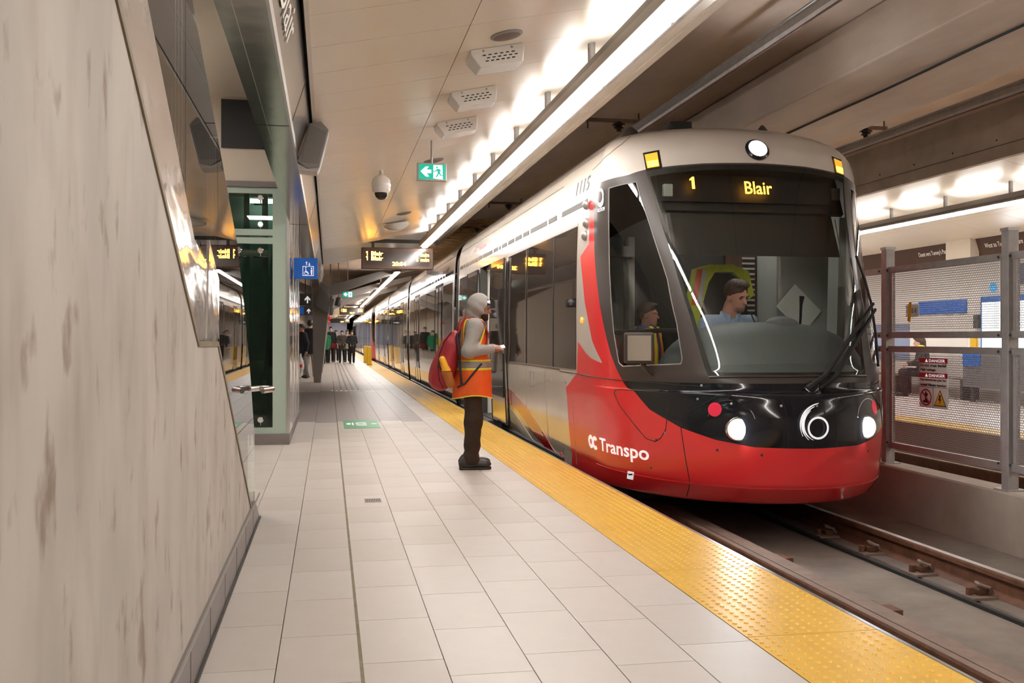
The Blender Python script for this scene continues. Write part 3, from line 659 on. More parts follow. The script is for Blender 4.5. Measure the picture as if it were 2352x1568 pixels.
for j, y in enumerate((4.4, 12.45, 20.5, 25.0)):
    nm = ('just above the camera', 'nearest above the front of the tram', 'before the gold slats', 'under the gold slats')[j]
    insulator('rail support with brown insulator over the near track, '+nm, 3.83-.1, y)
    if j < 3: insulator('overhead rail support over the opposite track, '+('almost out of the picture', 'in view right of the tram', 'hidden farther behind the tram')[j], 7.13, y-.2)
cb = MB().tube([(5.37+.03*math.sin(y*.7), y, 3.722-.012*math.sin(y*.9)**2) for y in np.linspace(2, 40, 90)], .012, 6).build('ceiling_cable', 'rubber'); tag(cb, 'thin black cable clipped along the underside of the concrete ceiling beam', 'cable')
# gold slat artwork under the slab beyond the tram front
art = thing('slat_artwork', 'suspended canopy of rippling gold slats above the track beyond the departure board', 'artwork', (3.4, 27, 4.0))
for k in range(46):
    y = 23.5+.26*k
    pts = [(2.7+.235*i, y+.05*math.sin(i*1.7+k), 4.10+.05*math.sin(i*1.3+k*2.1)) for i in range(9)]
    MB().tube(pts, .028, 5).build('slat', 'gold', art, smooth=True)
# ------------------------------------------------------------------ floor items
t = thing('floor_decal', 'green floor decal with white accessible-boarding marks', 'floor decal', (.47, 14.8, 0))
MB().box(.215, .725, 14.1, 15.5, 0, .003).build('sheet', 'decal_green', t)
for (xa, xb, ya, yb) in ((.26,.32,14.7,14.95),(.34,.36,14.6,15.0),(.62,.70,14.75,14.85),(.40,.55,14.55,14.62),(.40,.55,14.98,15.05)):
    MB().box(xa, xb, ya, yb, .003, .004).build('marking', 'sign_white', t)
ring2mesh(MB(), (0,0,.003), (1,0,0), (0,1,0), .47, 14.8, .05, .085, .001).build('marking', 'sign_white', t)
t = thing('floor_drain', 'small rectangular slotted drain cover in the pale floor tiles', 'drain', (.34, 7.83, 0))
MB().box(.275, .407, 7.75, 7.92, 0, .003).build('plate', 'galv', t)
for k in range(9): MB().box(.284+.0135*k, .291+.0135*k, 7.765, 7.905, .003, .0036).build('slot', 'black', t)
# fascia lettering
fl = text('lettering', 'Est vers Blair', 'wall_text', (-.212, 2.9, 2.785), (0,1,0), (.308,0,.951), .17, fas, .001, fit=(2.4, .16))
# ------------------------------------------------------------------ mesh fence on the kerb
FX, FP = 5.62, 1.84
def perf(name, w_, h_, p=.0235, r=.0090):
    """perforated sheet in the (y, z) plane, hexagonally staggered round-ish holes"""
    rowh = p*math.sqrt(3)/2; R_ = p/math.sqrt(3)
    ny, nz = int(w_/p), int(h_/rowh)
    oy, oz = (w_-ny*p)/2+p/2, (h_-nz*rowh)/2+rowh/2
    cc = np.array([(oy+(i+(.5 if j % 2 else 0)-.25)*p, oz+j*rowh) for j in range(nz) for i in range(ny)])
    ang = np.pi/6+np.arange(6)*np.pi/3
    outer = np.stack([np.cos(ang), np.sin(ang)], -1)*R_; inner = np.stack([np.cos(ang), np.sin(ang)], -1)*r
    n = len(cc); V = np.zeros((n, 12, 3))
    V[:, :6, 1:] = cc[:, None]+outer; V[:, 6:, 1:] = cc[:, None]+inner
    V[..., 1] = np.clip(V[..., 1], 0, w_); V[..., 2] = np.clip(V[..., 2], 0, h_)
    k = np.arange(6); q = np.stack([k, (k+1) % 6, (k+1) % 6+6, k+6], -1)
    Fs = (np.arange(n)[:, None, None]*12+q[None]).reshape(-1, 4)
    me = bpy.data.meshes.new(name); me.vertices.add(n*12); me.vertices.foreach_set('co', V.ravel())
    me.loops.add(Fs.size); me.loops.foreach_set('vertex_index', Fs.ravel().astype(np.int32))
    me.polygons.add(len(Fs)); me.polygons.foreach_set('loop_start', np.arange(0, Fs.size, 4, dtype=np.int32))
    me.update(calc_edges=True); me.validate(); me.materials.append(M['mesh']); return me
PW = FP-.12
up_me, lo_me = perf('perforated_upper', PW-.08, .60), perf('perforated_lower', PW-.08, .90)
fence = thing('mesh_fence', 'galvanised perforated metal fence on the kerb between the tracks', 'fence', (FX, 8, 0))
for n in range(-2, 6):
    y = 7.39+FP*n
    MB().box(FX-.05, FX+.05, y-.045, y+.045, 0, 2.18).build('post', 'post', fence, bevel=.006)
    MB().box(FX-.056, FX+.056, y-.052, y+.052, 2.175, 2.20).build('post_cap', 'galv', fence)
    MB().box(FX-.09, FX+.09, y-.09, y+.09, 0, .012).build('base_plate', 'post', fence)
    for zz in (1.96, 1.30, 1.16, .22):
        for s in (-1, 1): MB().lathe((FX-.052, y+s*.075, zz), (-1, 0, 0), [(.013, 0), (.010, .01)], 8).build('bolt', 'dark', fence)
    ya, yb = y+.06, y+FP-.06
    for z0, z1, me, zb in ((1.275, 1.995, up_me, 1.335), (.16, 1.195, lo_me, .225)):
        MB().box(FX-.02, FX+.02, ya-.03, yb+.03, z1-.062, z1).build('rail', 'post', fence)
        MB().box(FX-.02, FX+.02, ya-.03, yb+.03, z0, z0+.062).build('rail', 'post', fence)
        for a in (ya, yb-.04): MB().box(FX-.018, FX+.018, a, a+.04, z0+.06, z1-.06).build('stile', 'post', fence)
        pz = (z1-z0-.124); o = piece('perforated_sheet', me, (0, 0, 0), fence); o.matrix_parent_inverse = Matrix(); o.location = (FX-.012-fence.location.x, ya+.04-fence.location.y, zb+.003)
# danger sign on the fence
t = thing('danger_sign', 'red and white danger sign with yellow lightning triangle on the mesh fence', 'sign', (FX, 8.35, .5))
yl, yr = 8.63, 8.19         # left and right edges as seen from the platform
sx_ = FX-.035; W_, H_ = yl-yr, .47; zb = .615
R0 = dict(right=(0,-1,0), up=(0,0,1), parent=t)
o = (sx_, yl, zb)
def rect(a, b, c, d): return [(a*W_, b*H_), (c*W_, b*H_), (c*W_, d*H_), (a*W_, d*H_)]
plate('board', rect(0, 0, 1, 1), 'paper', (sx_+.008, yl, zb), thick=.008, **R0)
plate('banner', rect(0, .905, 1, 1), 'danger_red', o, thick=.002, **R0)
plate('banner', rect(0, .61, 1, .705), 'danger_red', o, thick=.002, **R0)
o3 = lambda a, b: (sx_-.003, yl-a*W_, zb+b*H_)
for b in (.922, .627):
    text('lettering', 'DANGER', 'sign_white', o3(.36, b), (0,-1,0), (0,0,1), .04, t, .0005, fit=(.56*W_, .058*H_))
    plate('warning_mark', [(.22*W_, b*H_), (.32*W_, b*H_), (.27*W_, (b+.065)*H_)], 'sign_white', (sx_-.003, yl, zb), thick=.001, **R0)
for b, s, w2 in ((.83, 'Do not cross tracks!', .92), (.735, 'High voltage', .55), (.535, 'Ne traversez pas les', .92), (.44, 'voies! Haute tension', .92)):
    text('lettering', s, 'print_black', o3(.04, b), (0,-1,0), (0,0,1), .04, t, .0005, fit=(w2*W_, .055*H_), bold=.001)
plate('divider', rect(0, .415, 1, .422), 'print_black', o, thick=.002, **R0); plate('divider', rect(.495, 0, .505, .42), 'print_black', o, thick=.002, **R0)
mb_ = MB(); oo = Vector((sx_-.004, yl, zb))
for k in range(32):
    t0, t1 = 2*math.pi*k/32, 2*math.pi*(k+1)/32
    mb_.add([oo+Vector((0, -(.25*W_+a*.21*W_*math.cos(q)), .21*H_+a*.17*H_*math.sin(q))) for a, q in ((.82, t0), (1, t0), (1, t1), (.82, t1))], [(0, 1, 2, 3)])
mb_.build('prohibition_ring', 'danger_red', t)
plate('prohibition_bar', [(.10*W_, .31*H_), (.13*W_, .33*H_), (.40*W_, .11*H_), (.37*W_, .09*H_)], 'danger_red', (sx_-.004, yl, zb), thick=.001, **R0)
plate('figure', [(.15*W_,.10*H_),(.35*W_,.10*H_),(.35*W_,.15*H_),(.30*W_,.15*H_),(.28*W_,.22*H_),(.33*W_,.28*H_),(.27*W_,.30*H_),(.25*W_,.35*H_),(.22*W_,.29*H_),(.18*W_,.25*H_),(.22*W_,.22*H_),(.21*W_,.15*H_),(.15*W_,.15*H_)], 'print_black', (sx_-.003, yl, zb), thick=.001, **R0)
plate('triangle_edge', [(.53*W_,.05*H_),(.96*W_,.05*H_),(.745*W_,.38*H_)], 'print_black', o, thick=.002, **R0)
plate('triangle', [(.565*W_,.07*H_),(.925*W_,.07*H_),(.745*W_,.345*H_)], 'sign_yellow', (sx_-.002, yl, zb), thick=.001, **R0)
plate('lightning', [(.73*W_,.28*H_),(.79*W_,.27*H_),(.75*W_,.20*H_),(.80*W_,.20*H_),(.735*W_,.09*H_),(.75*W_,.165*H_),(.69*W_,.17*H_)], 'print_black', (sx_-.003, yl, zb), thick=.001, **R0)
# small plate hung on the upper mesh
t = thing('track_marker', 'small grey E-0 plate with an orange bar on the upper mesh panel', 'sign', (FX, 8.75, 1.5))
MB().box(FX-.03, FX-.018, 8.66, 8.86, 1.48, 1.60).build('plate', 'paper', t)
MB().obox((FX-.034, 8.795, 1.53), (.003, 0, 0), (0, .022, .004), (0, -.012, .095)).build('bar', 'sign_yellow', t)
text('lettering', 'E-0', 'print_black', (FX-.032, 8.76, 1.52), (0,-1,0), (0,0,1), .05, t, .0005, fit=(.075, .045))
# ------------------------------------------------------------------ opposite platform wall and furniture
WX = 13.3
wr = struct(MB().box(WX, WX+.3, YB, YF, 0, 4.3).build('wall_right', 'cream_wall'))
wp = shared(MB().box(-.02, 0, .004, 2.396, .004, .996), 'wall_panel', 'white_wall')
for k in range(18):
    for r_ in range(3): piece('panel', wp, (WX-.002, 2.0+2.4*k, 1.0*r_), wr)
ff = struct(MB().prism([(MX+.25, YB, 2.69), (MX+.14, YB, 3.03), (MX+.14, YB, 3.10), (MX+.5, YB, 3.10), (MX+.5, YB, 2.69)], (0, YF-YB, 0)).build('far_fascia', 'brown_panel'), 'dark brown sign fascia over the opposite platform')
nrm = Vector((-.951, 0, -.308))
def far_text(s, y, w_):
    return text('lettering', s, 'wall_text', Vector((MX+.21, y, 2.80))+nrm*.004, (0,-1,0), (-.308,0,.951), .12, ff, .001, fit=(w_, .115))
far_text("Ouest vers Tunney's Pasture", 17.25, 1.0); far_text("West to Tunney's Pasture", 15.3, .95)
MB().box(MX+.05, MX+.22, 15.5, 16.2, 2.66, 3.02).build('divider', 'cream_wall', ff)
MB().box(MX+.12, MX+.14, YB, YF, 3.03, 3.05).build('red_line', 'train_red', ff)
bn = tag(MB().box(WX-.05, WX-.022, 18.8, 20.5, 1.80, 2.09).build('wall_sign', 'sign_blue'), 'long blue station sign on the wall of the opposite platform', 'sign')
t = thing('poster_case', 'brightly lit white poster case on the opposite platform', 'poster case', (WX-.1, 17.6, .9))
MB().box(WX-.10, WX-.022, 16.9, 18.25, .78, 2.12).build('frame', 'sign_blue', t); MB().box(WX-.106, WX-.098, 16.95, 18.2, .85, 2.0).build('sheet', 'poster_light', t)
t = thing('map_board', 'dark blue notice board above the lit poster case', 'notice board', (WX-.05, 17.2, 2.4))
MB().box(WX-.05, WX-.022, 16.9, 17.7, 2.32, 2.72).build('sheet', mat('map_blue', (.06,.09,.16), .4, var=.5, vscale=30), t)
bd = tag(MB().lathe((WX-.022, 17.95, 2.30), (-1,0,0), [(.10, 0), (.10, .02)], 24).build('round_sign', mat('cyan_sign', (.03,.35,.75), .4, emit=.3)), 'small round bright blue sign beside the notice board', 'sign')
ys = tag(MB().box(WX-.06, WX-.022, 18.45, 18.65, .9, 1.35).build('yellow_cladding', 'sign_yellow'), 'narrow yellow panel left of the lit poster case', 'panel')
bp_ = tag(MB().box(WX-.04, WX-.022, 20.9, 22.4, .75, 1.6).build('blue_panel', mat('blue_grey_panel', (.24,.29,.42), .5)), 'blue-grey wall panel behind the fence post', 'panel')
eb = tag(MB().box(WX-.08, WX-.022, 18.35, 18.52, 1.48, 1.75).build('intercom_box', 'dark'), 'small dark intercom box on the opposite wall', 'intercom')
t = thing('bench', 'long brown bench along the wall of the opposite platform', 'bench', (WX-.5, 19, 0))
for k in range(4): MB().box(WX-.60+.12*k, WX-.50+.12*k, 15.5, 23.5, .41, .45).build('slat', 'rail_dust', t)
for y in (15.8, 18.2, 20.6, 23.0): MB().box(WX-.55, WX-.17, y, y+.08, 0, .41).build('leg', 'dark', t)
t = thing('ad_display', 'blue and grey advertising display standing by the bench', 'display', (WX-.7, 16.6, 0))
MB().box(WX-.75, WX-.66, 15.7, 17.9, .30, 1.0).build('cabinet', mat('display_grey', (.22,.21,.22), .5, var=.5, vscale=9), t)
MB().box(WX-.76, WX-.75, 17.35, 17.9, .70, 1.0).build('blue_screen', 'sign_blue', t)
for y in (15.9, 17.6): MB().box(WX-.75, WX-.68, y, y+.07, 0, .3).build('foot', 'dark', t)
# hanging direction signs down the platform
t = thing('direction_sign', 'dark hanging sign with a white up arrow left of the steel column', 'sign', (-.85, 33, 2.1))
MB().box(-1.15, -.48, 33, 33.06, 2.02, 2.30).build('board', 'dark', t); MB().box(-1.05, -.80, 32.995, 33, 2.04, 2.28).build('blue_field', 'sign_blue', t)
plate('arrow', [(.0,.0),(.03,.0),(.03,.09),(.075,.05),(.075,.09),(.015,.16),(-.045,.09),(-.045,.05),(.0,.09)], 'sign_white', (-.66, 32.995, 2.07), (1,0,0), (0,0,1), .003, t)
for x in (-1.1, -.55): MB().cyl((x, 33.03, 2.30), (x, 33.03, 4.22), .012, 6).build('hanger', 'dark', t)
t = thing('direction_sign', 'small dark sign with a white arrow beside the lift side panel', 'sign', (-.4, 22, 2.0))
MB().box(-.62, -.36, 22, 22.05, 1.98, 2.24).build('board', 'dark', t)
plate('arrow', [(.0,.0),(.03,.0),(.03,.09),(.075,.05),(.075,.09),(.015,.16),(-.045,.09),(-.045,.05),(.0,.09)], 'sign_white', (-.47, 21.995, 2.03), (1,0,0), (0,0,1), .003, t)
MB().cyl((-.5, 22.02, 2.24), (-.5, 22.02, 2.72), .012, 6).build('hanger', 'dark', t)
t = thing('direction_sign', 'far black overhead sign with a white left arrow at the platform end', 'sign', (-.1, 80, 2.5))
MB().box(-.75, .9, 80, 80.08, 2.45, 2.80).build('board', 'black', t)
plate('arrow', [(0,.1),(.14,.2),(.14,.13),(.4,.13),(.4,.07),(.14,.07),(.14,0)], 'sign_white', (-.55, 79.99, 2.5), (1,0,0), (0,0,1), .004, t)
for x in (-.6, .75): MB().cyl((x, 80.04, 2.80), (x, 80.04, 3.2), .015, 6).build('hanger', 'dark', t)
for k, (y, lb) in enumerate(((36.52, 'red hose-reel box on the far side of the nearest steel column'), (44.02, 'smaller red box farther down the left side of the platform'))):
    tag(MB().lathe(((-.0, -.02)[k], y, (2.0, 1.95)[k]), (.3, -1, 0), [(.075, 0), (.075, .08), (.05, .10)], 16).build('alarm_bell', 'train_red', smooth=True), lb.replace('hose-reel box', 'alarm bell').replace('red box', 'red alarm bell'), 'alarm bell')
# bollards at the gap between the coupled trams
for k, (y, lb) in enumerate(((46.5, 'yellow barrier post on the tactile strip at the join between the trams'), (51.0, 'second yellow barrier post partly hidden behind the first one'))):
    t = thing('barrier_post', lb, 'bollard', (1.86, y, 0)); 
    MB().box(1.76, 1.97, y, y+.2, 0, .86).build('post', mat('post_yellow', (.80,.50,.03), .4), t, bevel=.02); MB().box(1.74, 1.99, y-.02, y+.22, 0, .02).build('base', 'dark', t)
t = thing('tunnel_headlights', 'pair of white headlights of a distant train deep in the tunnel', 'lamp', (3.1, 150, 1.2))  # headlights of a distant train, shown as two lamps on a plain backing
for x in (2.6, 3.6): MB().lathe((x, 150, 1.3), (0,-1,0), [(.22, 0), (.22, .05)], 16).build('lens', emis('tunnel_headlights', (1, 1, 1), 8), t)
MB().box(2.4, 3.7, 150.05, 150.2, -.5, 2.6).build('headlight_backing', 'dark', t)
# ------------------------------------------------------------------ tram: lofted cab
XC = 3.83
ROWS=[ # z, y0, L, W, e
(-.08,7.95,1.5,1.20,1),(-.10,7.66,1.72,1.26,1),(-.09,7.60,1.76,1.275,1),(.05,7.41,1.84,1.28,1),(.085,7.385,1.86,1.285,1),(.25,7.365,1.87,1.30,1),(.40,7.36,1.87,1.31,1),(.60,7.365,1.86,1.32,1),
(.74,7.395,1.84,1.33,1),(.80,7.415,1.82,1.33,.98),(.816,7.435,1.80,1.33,.96),(.823,7.52,1.74,1.33,.90),(.835,7.57,1.70,1.33,.86),(.90,7.60,1.67,1.33,.82),(.93,7.62,1.65,1.33,.79),(1.0,7.665,1.61,1.33,.76),
(1.5,7.87,1.37,1.33,.78),(2.0,8.07,1.12,1.325,.87),(2.5,8.28,.87,1.31,.97),(2.7,8.36,.77,1.30,1),(2.85,8.42,.70,1.29,1),(2.93,8.45,.68,1.275,1),(3.0,8.48,.67,1.255,1),(3.07,8.53,.67,1.225,1),(3.14,8.60,.68,1.175,1),(3.2,8.69,.70,1.115,1),(3.255,8.82,.72,1.02,1),(3.295,8.98,.74,.88,1),(3.32,9.18,.75,.69,1),(3.335,9.5,.75,.4,1),(3.34,9.9,.6,.05,1)]
R=np.array(ROWS)
def pchip(xs,ys,x):
    xs=np.asarray(xs);ys=np.asarray(ys);hh=np.diff(xs);d=np.diff(ys)/hh
    m=np.zeros(len(xs));m[0]=d[0];m[-1]=d[-1]
    for i in range(1,len(xs)-1):
        if d[i-1]*d[i]>0:
            w1=2*hh[i]+hh[i-1];w2=hh[i]+2*hh[i-1];m[i]=(w1+w2)/(w1/d[i-1]+w2/d[i])
    i=np.clip(np.searchsorted(xs,x)-1,0,len(xs)-2);t=(x-xs[i])/hh[i]
    h00=2*t**3-3*t**2+1;h10=t**3-2*t**2+t;h01=-2*t**3+3*t**2;h11=t**3-t**2
    return h00*ys[i]+h10*hh[i]*m[i]+h01*ys[i+1]+h11*hh[i]*m[i+1]
YEND=10.6
def surf(q,r):
    """q in [-2,2]: 0 centre, +-1 end of ellipse, +-2 = YEND ; r row index float"""
    n=np.arange(len(R))
    z,y0,L,W,e=[pchip(n,R[:,k],r) for k in range(5)]
    s=np.sign(q);A=np.abs(q);th=np.clip(A,0,1)*math.pi/2
    x=XC+s*W*np.sin(th)**e
    y=y0+L*(1-np.cos(th))
    y=np.where(A>1,y0+L+(A-1)*(YEND-y0-L),y)
    return np.stack([x,y,z],-1)
ZR_ = np.linspace(1, len(R)-1, 3000); ZZ_ = pchip(np.arange(len(R)), R[:, 0], ZR_)
def z2r(z): return np.interp(z, ZZ_, ZR_)
def sp(q, z): return surf(np.asarray(q, float), z2r(np.asarray(z, float)))
def snormal(q, z):
    a = sp(q+.004, z)-sp(q-.004, z); b = sp(q, z+.004)-sp(q, z-.004); n = np.cross(a, b); n /= np.linalg.norm(n)
    c = sp(q, z)-np.array([XC, 10, 1.2]); 
    return n if np.dot(n, c) > 0 else -n
def snormals(q, z):
    a = sp(q+.004, z)-sp(q-.004, z); b = sp(q, z+.004)-sp(q, z-.004); n = np.cross(a, b); n /= np.linalg.norm(n, axis=1)[:, None]
    c = sp(q, z)-np.array([XC, 10, 1.2]); return n*np.sign((n*c).sum(1))[:, None]
def on(q, z, off=0.): return Vector(sp(q, z)+off*snormal(q, z))
def poly_sd(P, poly, qs=1.35):
    """signed distance (positive inside) of points P (n,2) to a polygon, first axis scaled to metres"""
    s = np.array([qs, 1.]); P = P*s; Q = np.array(poly)*s; n = len(Q)
    d = np.full(len(P), 1e9); ins = np.zeros(len(P), bool)
    for i in range(n):
        a, b = Q[i], Q[(i+1) % n]; e = b-a; w_ = P-a
        t = np.clip((w_@e)/(e@e), 0, 1); d = np.minimum(d, np.linalg.norm(w_-t[:, None]*e, axis=1))
        c = ((a[1] > P[:, 1]) != (b[1] > P[:, 1]))
        with np.errstate(divide='ignore', invalid='ignore'): xx = a[0]+(P[:, 1]-a[1])*e[0]/(e[1] if e[1] else 1e-12)
        ins ^= c & (P[:, 0] < xx)
    return np.where(ins, d, -d)
class Surf:                             # triangle soup with per-vertex position and (q, z)
    def __init__(s, V, A, T): s.V, s.A, s.T = V, A, T
    def clip(s, sd):
        """part where sd > 0, cut exactly along sd = 0"""
        V, A, T = s.V, s.A, s.T; pos = sd[T] > 0; cnt = pos.sum(1)
        out = [T[cnt == 3]]; NV = [V]; NA = [A]; base = len(V)
        for k in (1, 2):
            tt = T[cnt == k]; pp = pos[cnt == k]
            if not len(tt): continue
            odd = np.argmax(pp if k == 1 else ~pp, 1); ar = np.arange(len(tt))
            i0, i1, i2 = tt[ar, odd], tt[ar, (odd+1) % 3], tt[ar, (odd+2) % 3]
            def cut(a, b):
                t = sd[a]/(sd[a]-sd[b]+1e-15); t = t[:, None]
                return V[a]+(V[b]-V[a])*t, A[a]+(A[b]-A[a])*t
            p1, a1 = cut(i0, i1); p2, a2 = cut(i0, i2); n = len(tt)
            NV += [p1, p2]; NA += [a1, a2]; j1 = base+np.arange(n); j2 = base+n+np.arange(n); base += 2*n
            if k == 1: out.append(np.stack([i0, j1, j2], 1))
            else: out += [np.stack([j1, i1, i2], 1), np.stack([j1, i2, j2], 1)]
        V2, A2, T2 = np.concatenate(NV), np.concatenate(NA), np.concatenate(out)
        _, u, inv = np.unique(np.round(V2, 5), axis=0, return_index=True, return_inverse=True)
        T2 = inv.reshape(-1)[T2]; V2, A2 = V2[u], A2[u]
        T2 = T2[(T2[:, 0] != T2[:, 1]) & (T2[:, 1] != T2[:, 2]) & (T2[:, 0] != T2[:, 2])]
        used = np.unique(T2); mp = np.full(len(V2), -1); mp[used] = np.arange(len(used))
        return Surf(V2[used], A2[used], mp[T2])
    def build(s, name, m, parent, off=0.):
        me = bpy.data.meshes.new(name); V = s.V
        me.vertices.add(len(V)); me.vertices.foreach_set('co', V.ravel())
        me.loops.add(s.T.size); me.loops.foreach_set('vertex_index', s.T.ravel().astype(np.int32))
        me.polygons.add(len(s.T)); me.polygons.foreach_set('loop_start', np.arange(0, s.T.size, 3, dtype=np.int32))
        me.update(calc_edges=True)
        return link(name, me, m, parent, 'all')
qs_ = np.linspace(-2, 2, 301)
rl = []
for i in range(len(R)-1):
    d = np.linalg.norm(np.diff(sp([0.0], R[i, 0]), axis=0)) if False else abs(R[i+1, 0]-R[i, 0])+.35*abs(R[i+1, 1]-R[i, 1])
    n = max(2, int(math.ceil(d/.022))); rl += list(i+np.arange(n)/n)
rl.append(len(R)-1)
QQ, RR_ = np.meshgrid(qs_, np.array(rl)); GP = surf(QQ, RR_)
nr, nq = QQ.shape; idx = np.arange(nr*nq).reshape(nr, nq)
a_, b_, c_, d_ = idx[:-1, :-1].ravel(), idx[:-1, 1:].ravel(), idx[1:, 1:].ravel(), idx[1:, :-1].ravel()
TT = np.concatenate([np.stack([a_, b_, c_], 1), np.stack([a_, c_, d_], 1)])
cab0 = Surf(GP.reshape(-1, 3), np.stack([np.abs(QQ).ravel(), GP[..., 2].ravel()], 1), TT)
WS = [(-.2,.955),(.294,.955),(.343,1.5),(.416,2.0),(.499,2.5),(.549,2.79),(.40,2.822),(.25,2.842),(0,2.852),(-.2,2.852)]
BLACK = [(-.2,.388),(0,.388),(.228,.396),(.365,.442),(.495,.524),(.623,.657),(.718,.869),(.797,1.138),(.845,1.35),(.895,1.586),(.955,1.88),(1.015,2.176),(1.06,2.45),(1.103,2.736),(.95,2.75),(.80,2.762),(.66,2.778),(.60,2.80),(.55,2.815),(.40,2.838),(.25,2.856),(0,2.866),(-.2,2.866)]
SIDE = [(.825,2.675),(.610,2.705),(.524,2.278),(.437,1.789),(.402,1.40),(.392,1.10),(.40,1.055),(.71,1.02),(.735,1.05),(.768,1.34),(.80,1.9)]
RED = [(1.13,2.875),(1.21,2.717),(1.152,2.201),(1.382,2.099),(1.22,1.643),(1.12,1.473),(.865,1.037),(1.152,1.126),(1.395,1.242),(1.427,.914),(1.788,.744),(1.72,-.3),(-.2,-.3),(-.2,.6),(.5,.8),(.72,1.2),(.9,2.0),(1.0,2.74),(1.07,2.80)]
tram = thing('tram', 'red, white and black tram facing the camera at the platform, showing Blair', 'tram', (XC, 30, -.32), 'coupled trams')
def f_(poly): return lambda s: poly_sd(s.A, poly)
sdW, sdB, sdS, sdR = map(f_, (WS, BLACK, SIDE, RED))
noB = cab0.clip(-sdB(cab0)); inB = cab0.clip(sdB(cab0))
redS = noB.clip(sdR(noB)); whiteS = noB.clip(-sdR(noB))
cab_parts = [whiteS.build('cab_shell', 'train_white', tram), redS.build('cab_red_panel', 'train_red', tram)]
ws = inB.clip(sdW(inB)); rest = inB.clip(-sdW(inB)); side = rest.clip(sdS(rest)); mask = rest.clip(-sdS(rest))
up = mask.clip(mask.A[:, 1]-.90); low = mask.clip(.90-mask.A[:, 1])
cab_parts += [low.build('nose_mask', 'train_black', tram)]
lin = cab0.clip(np.minimum(np.minimum(cab0.A[:, 1]-.95, 2.85-cab0.A[:, 1]), cab0.A[:, 0]-.845)); lin.V = np.array([XC, .04, 0])+(lin.V-np.array([XC, 0, 0]))*np.array([.97, 1, 1])
def halves(s): return [h for h in (s.clip(XC-s.V[:, 0]), s.clip(s.V[:, 0]-XC))]
for h_ in halves(lin): h_.build('cab_lining', 'cab_grey', tram)
for h_ in halves(up): cab_parts.append(h_.build('pillar_surround', 'train_grey', tram))
wsh = ws.build('windshield', 'windshield', tram)
inner = [(-.2,.99),(.272,.99),(.325,1.5),(.398,2.0),(.481,2.5),(.527,2.745),(.40,2.772),(.25,2.792),(0,2.80),(-.2,2.80)]
fr_ = ws.clip(-poly_sd(ws.A, inner)); fr_.V = fr_.V + np.array([0, .006, 0]); fr_.build('windshield_border', 'cab_dark', tram)
tl = side.A[:, 1]-(2.20+(.80-side.A[:, 0])*.60)
cab_parts.append(wsh)
for h_ in halves(side.clip(-tl)): cab_parts.append(h_.build('side_window', 'cab_glass', tram))
for h_ in halves(side.clip(tl)): cab_parts.append(h_.build('side_window_tint', 'cab_tint', tram))
def groove(name, pts, r=.004, parent=tram, m='black', off=0., n=5, sub=6):
    P = []
    for (q0, z0), (q1, z1) in zip(pts[:-1], pts[1:]):
        for k in range(sub): P.append(on(q0+(q1-q0)*k/sub, z0+(z1-z0)*k/sub, off))
    P.append(on(*pts[-1], off)); return MB().tube(P, r, n).build(name, m, parent, smooth=True)
for s in (-1, 1):
    groove('waist_seam', [(s*2, .91), (s*1.4, .912), (s*.9, .90), (s*.6, .89), (s*.33, .87)], .005)
    groove('hatch_seam', [(s*a, z) for a, z in ((.537,.814),(.557,.5),(.58,.42),(.605,.385),(.645,.40),(.72,.545),(.78,.67),(.808,.77),(.80,.805),(.76,.815),(.537,.814))], .004)
    groove('panel_seam', [(s*.495,.525),(s*.48,.25),(s*.455,-.07)], .004)
    groove('light_pod_seam', [(s*.495,.525),(s*.44,.68),(s*.345,.80),(s*.25,.82),(s*.10,.815),(0,.812)], .004)
    groove('nose_seam', [(s*.115,.815),(s*.10,.60),(s*.10,.39)], .003)
    groove('roof_seam', [(s*1.2,2.93),(s*1.0,2.96),(s*.85,3.02),(s*.75,3.1),(s*.70,3.2)], .003)
    groove('window_rim', [(s*a, z) for a, z in SIDE+SIDE[:1]], .006, m='grey_metal')
    groove('window_bar', [(s*.40,1.345),(s*.5,1.345),(s*.60,1.335),(s*.70,1.33),(s*.765,1.325)], .022, m='cab_dark', off=-.02)
groove('windshield_sill', [(-.294,.95),(-.15,.957),(0,.957),(.15,.957),(.294,.95)], .012, m='train_grey', off=.002)
groove('bumper_crease', [(-1.0,.06),(-.7,.06),(-.35,.06),(0,.06),(.35,.06),(.7,.06)], .006, m='train_red')
for q, z in ((-.86,.835),(-.80,.775),(-.60,.40),(-.36,.36),(-.20,.335),(-.63,.15),(.30,.335),(-.345,.88),(-.42,.77),(-.30,.74),(-.12,.73),(.02,.73),(-.56,.47)):
    MB().lathe(on(q, z, 0), snormal(q, z), [(.011, -.002), (.011, .003), (.006, .004)], 10).build('fixing_screw', 'dark' if z < .45 else 'galv', tram)
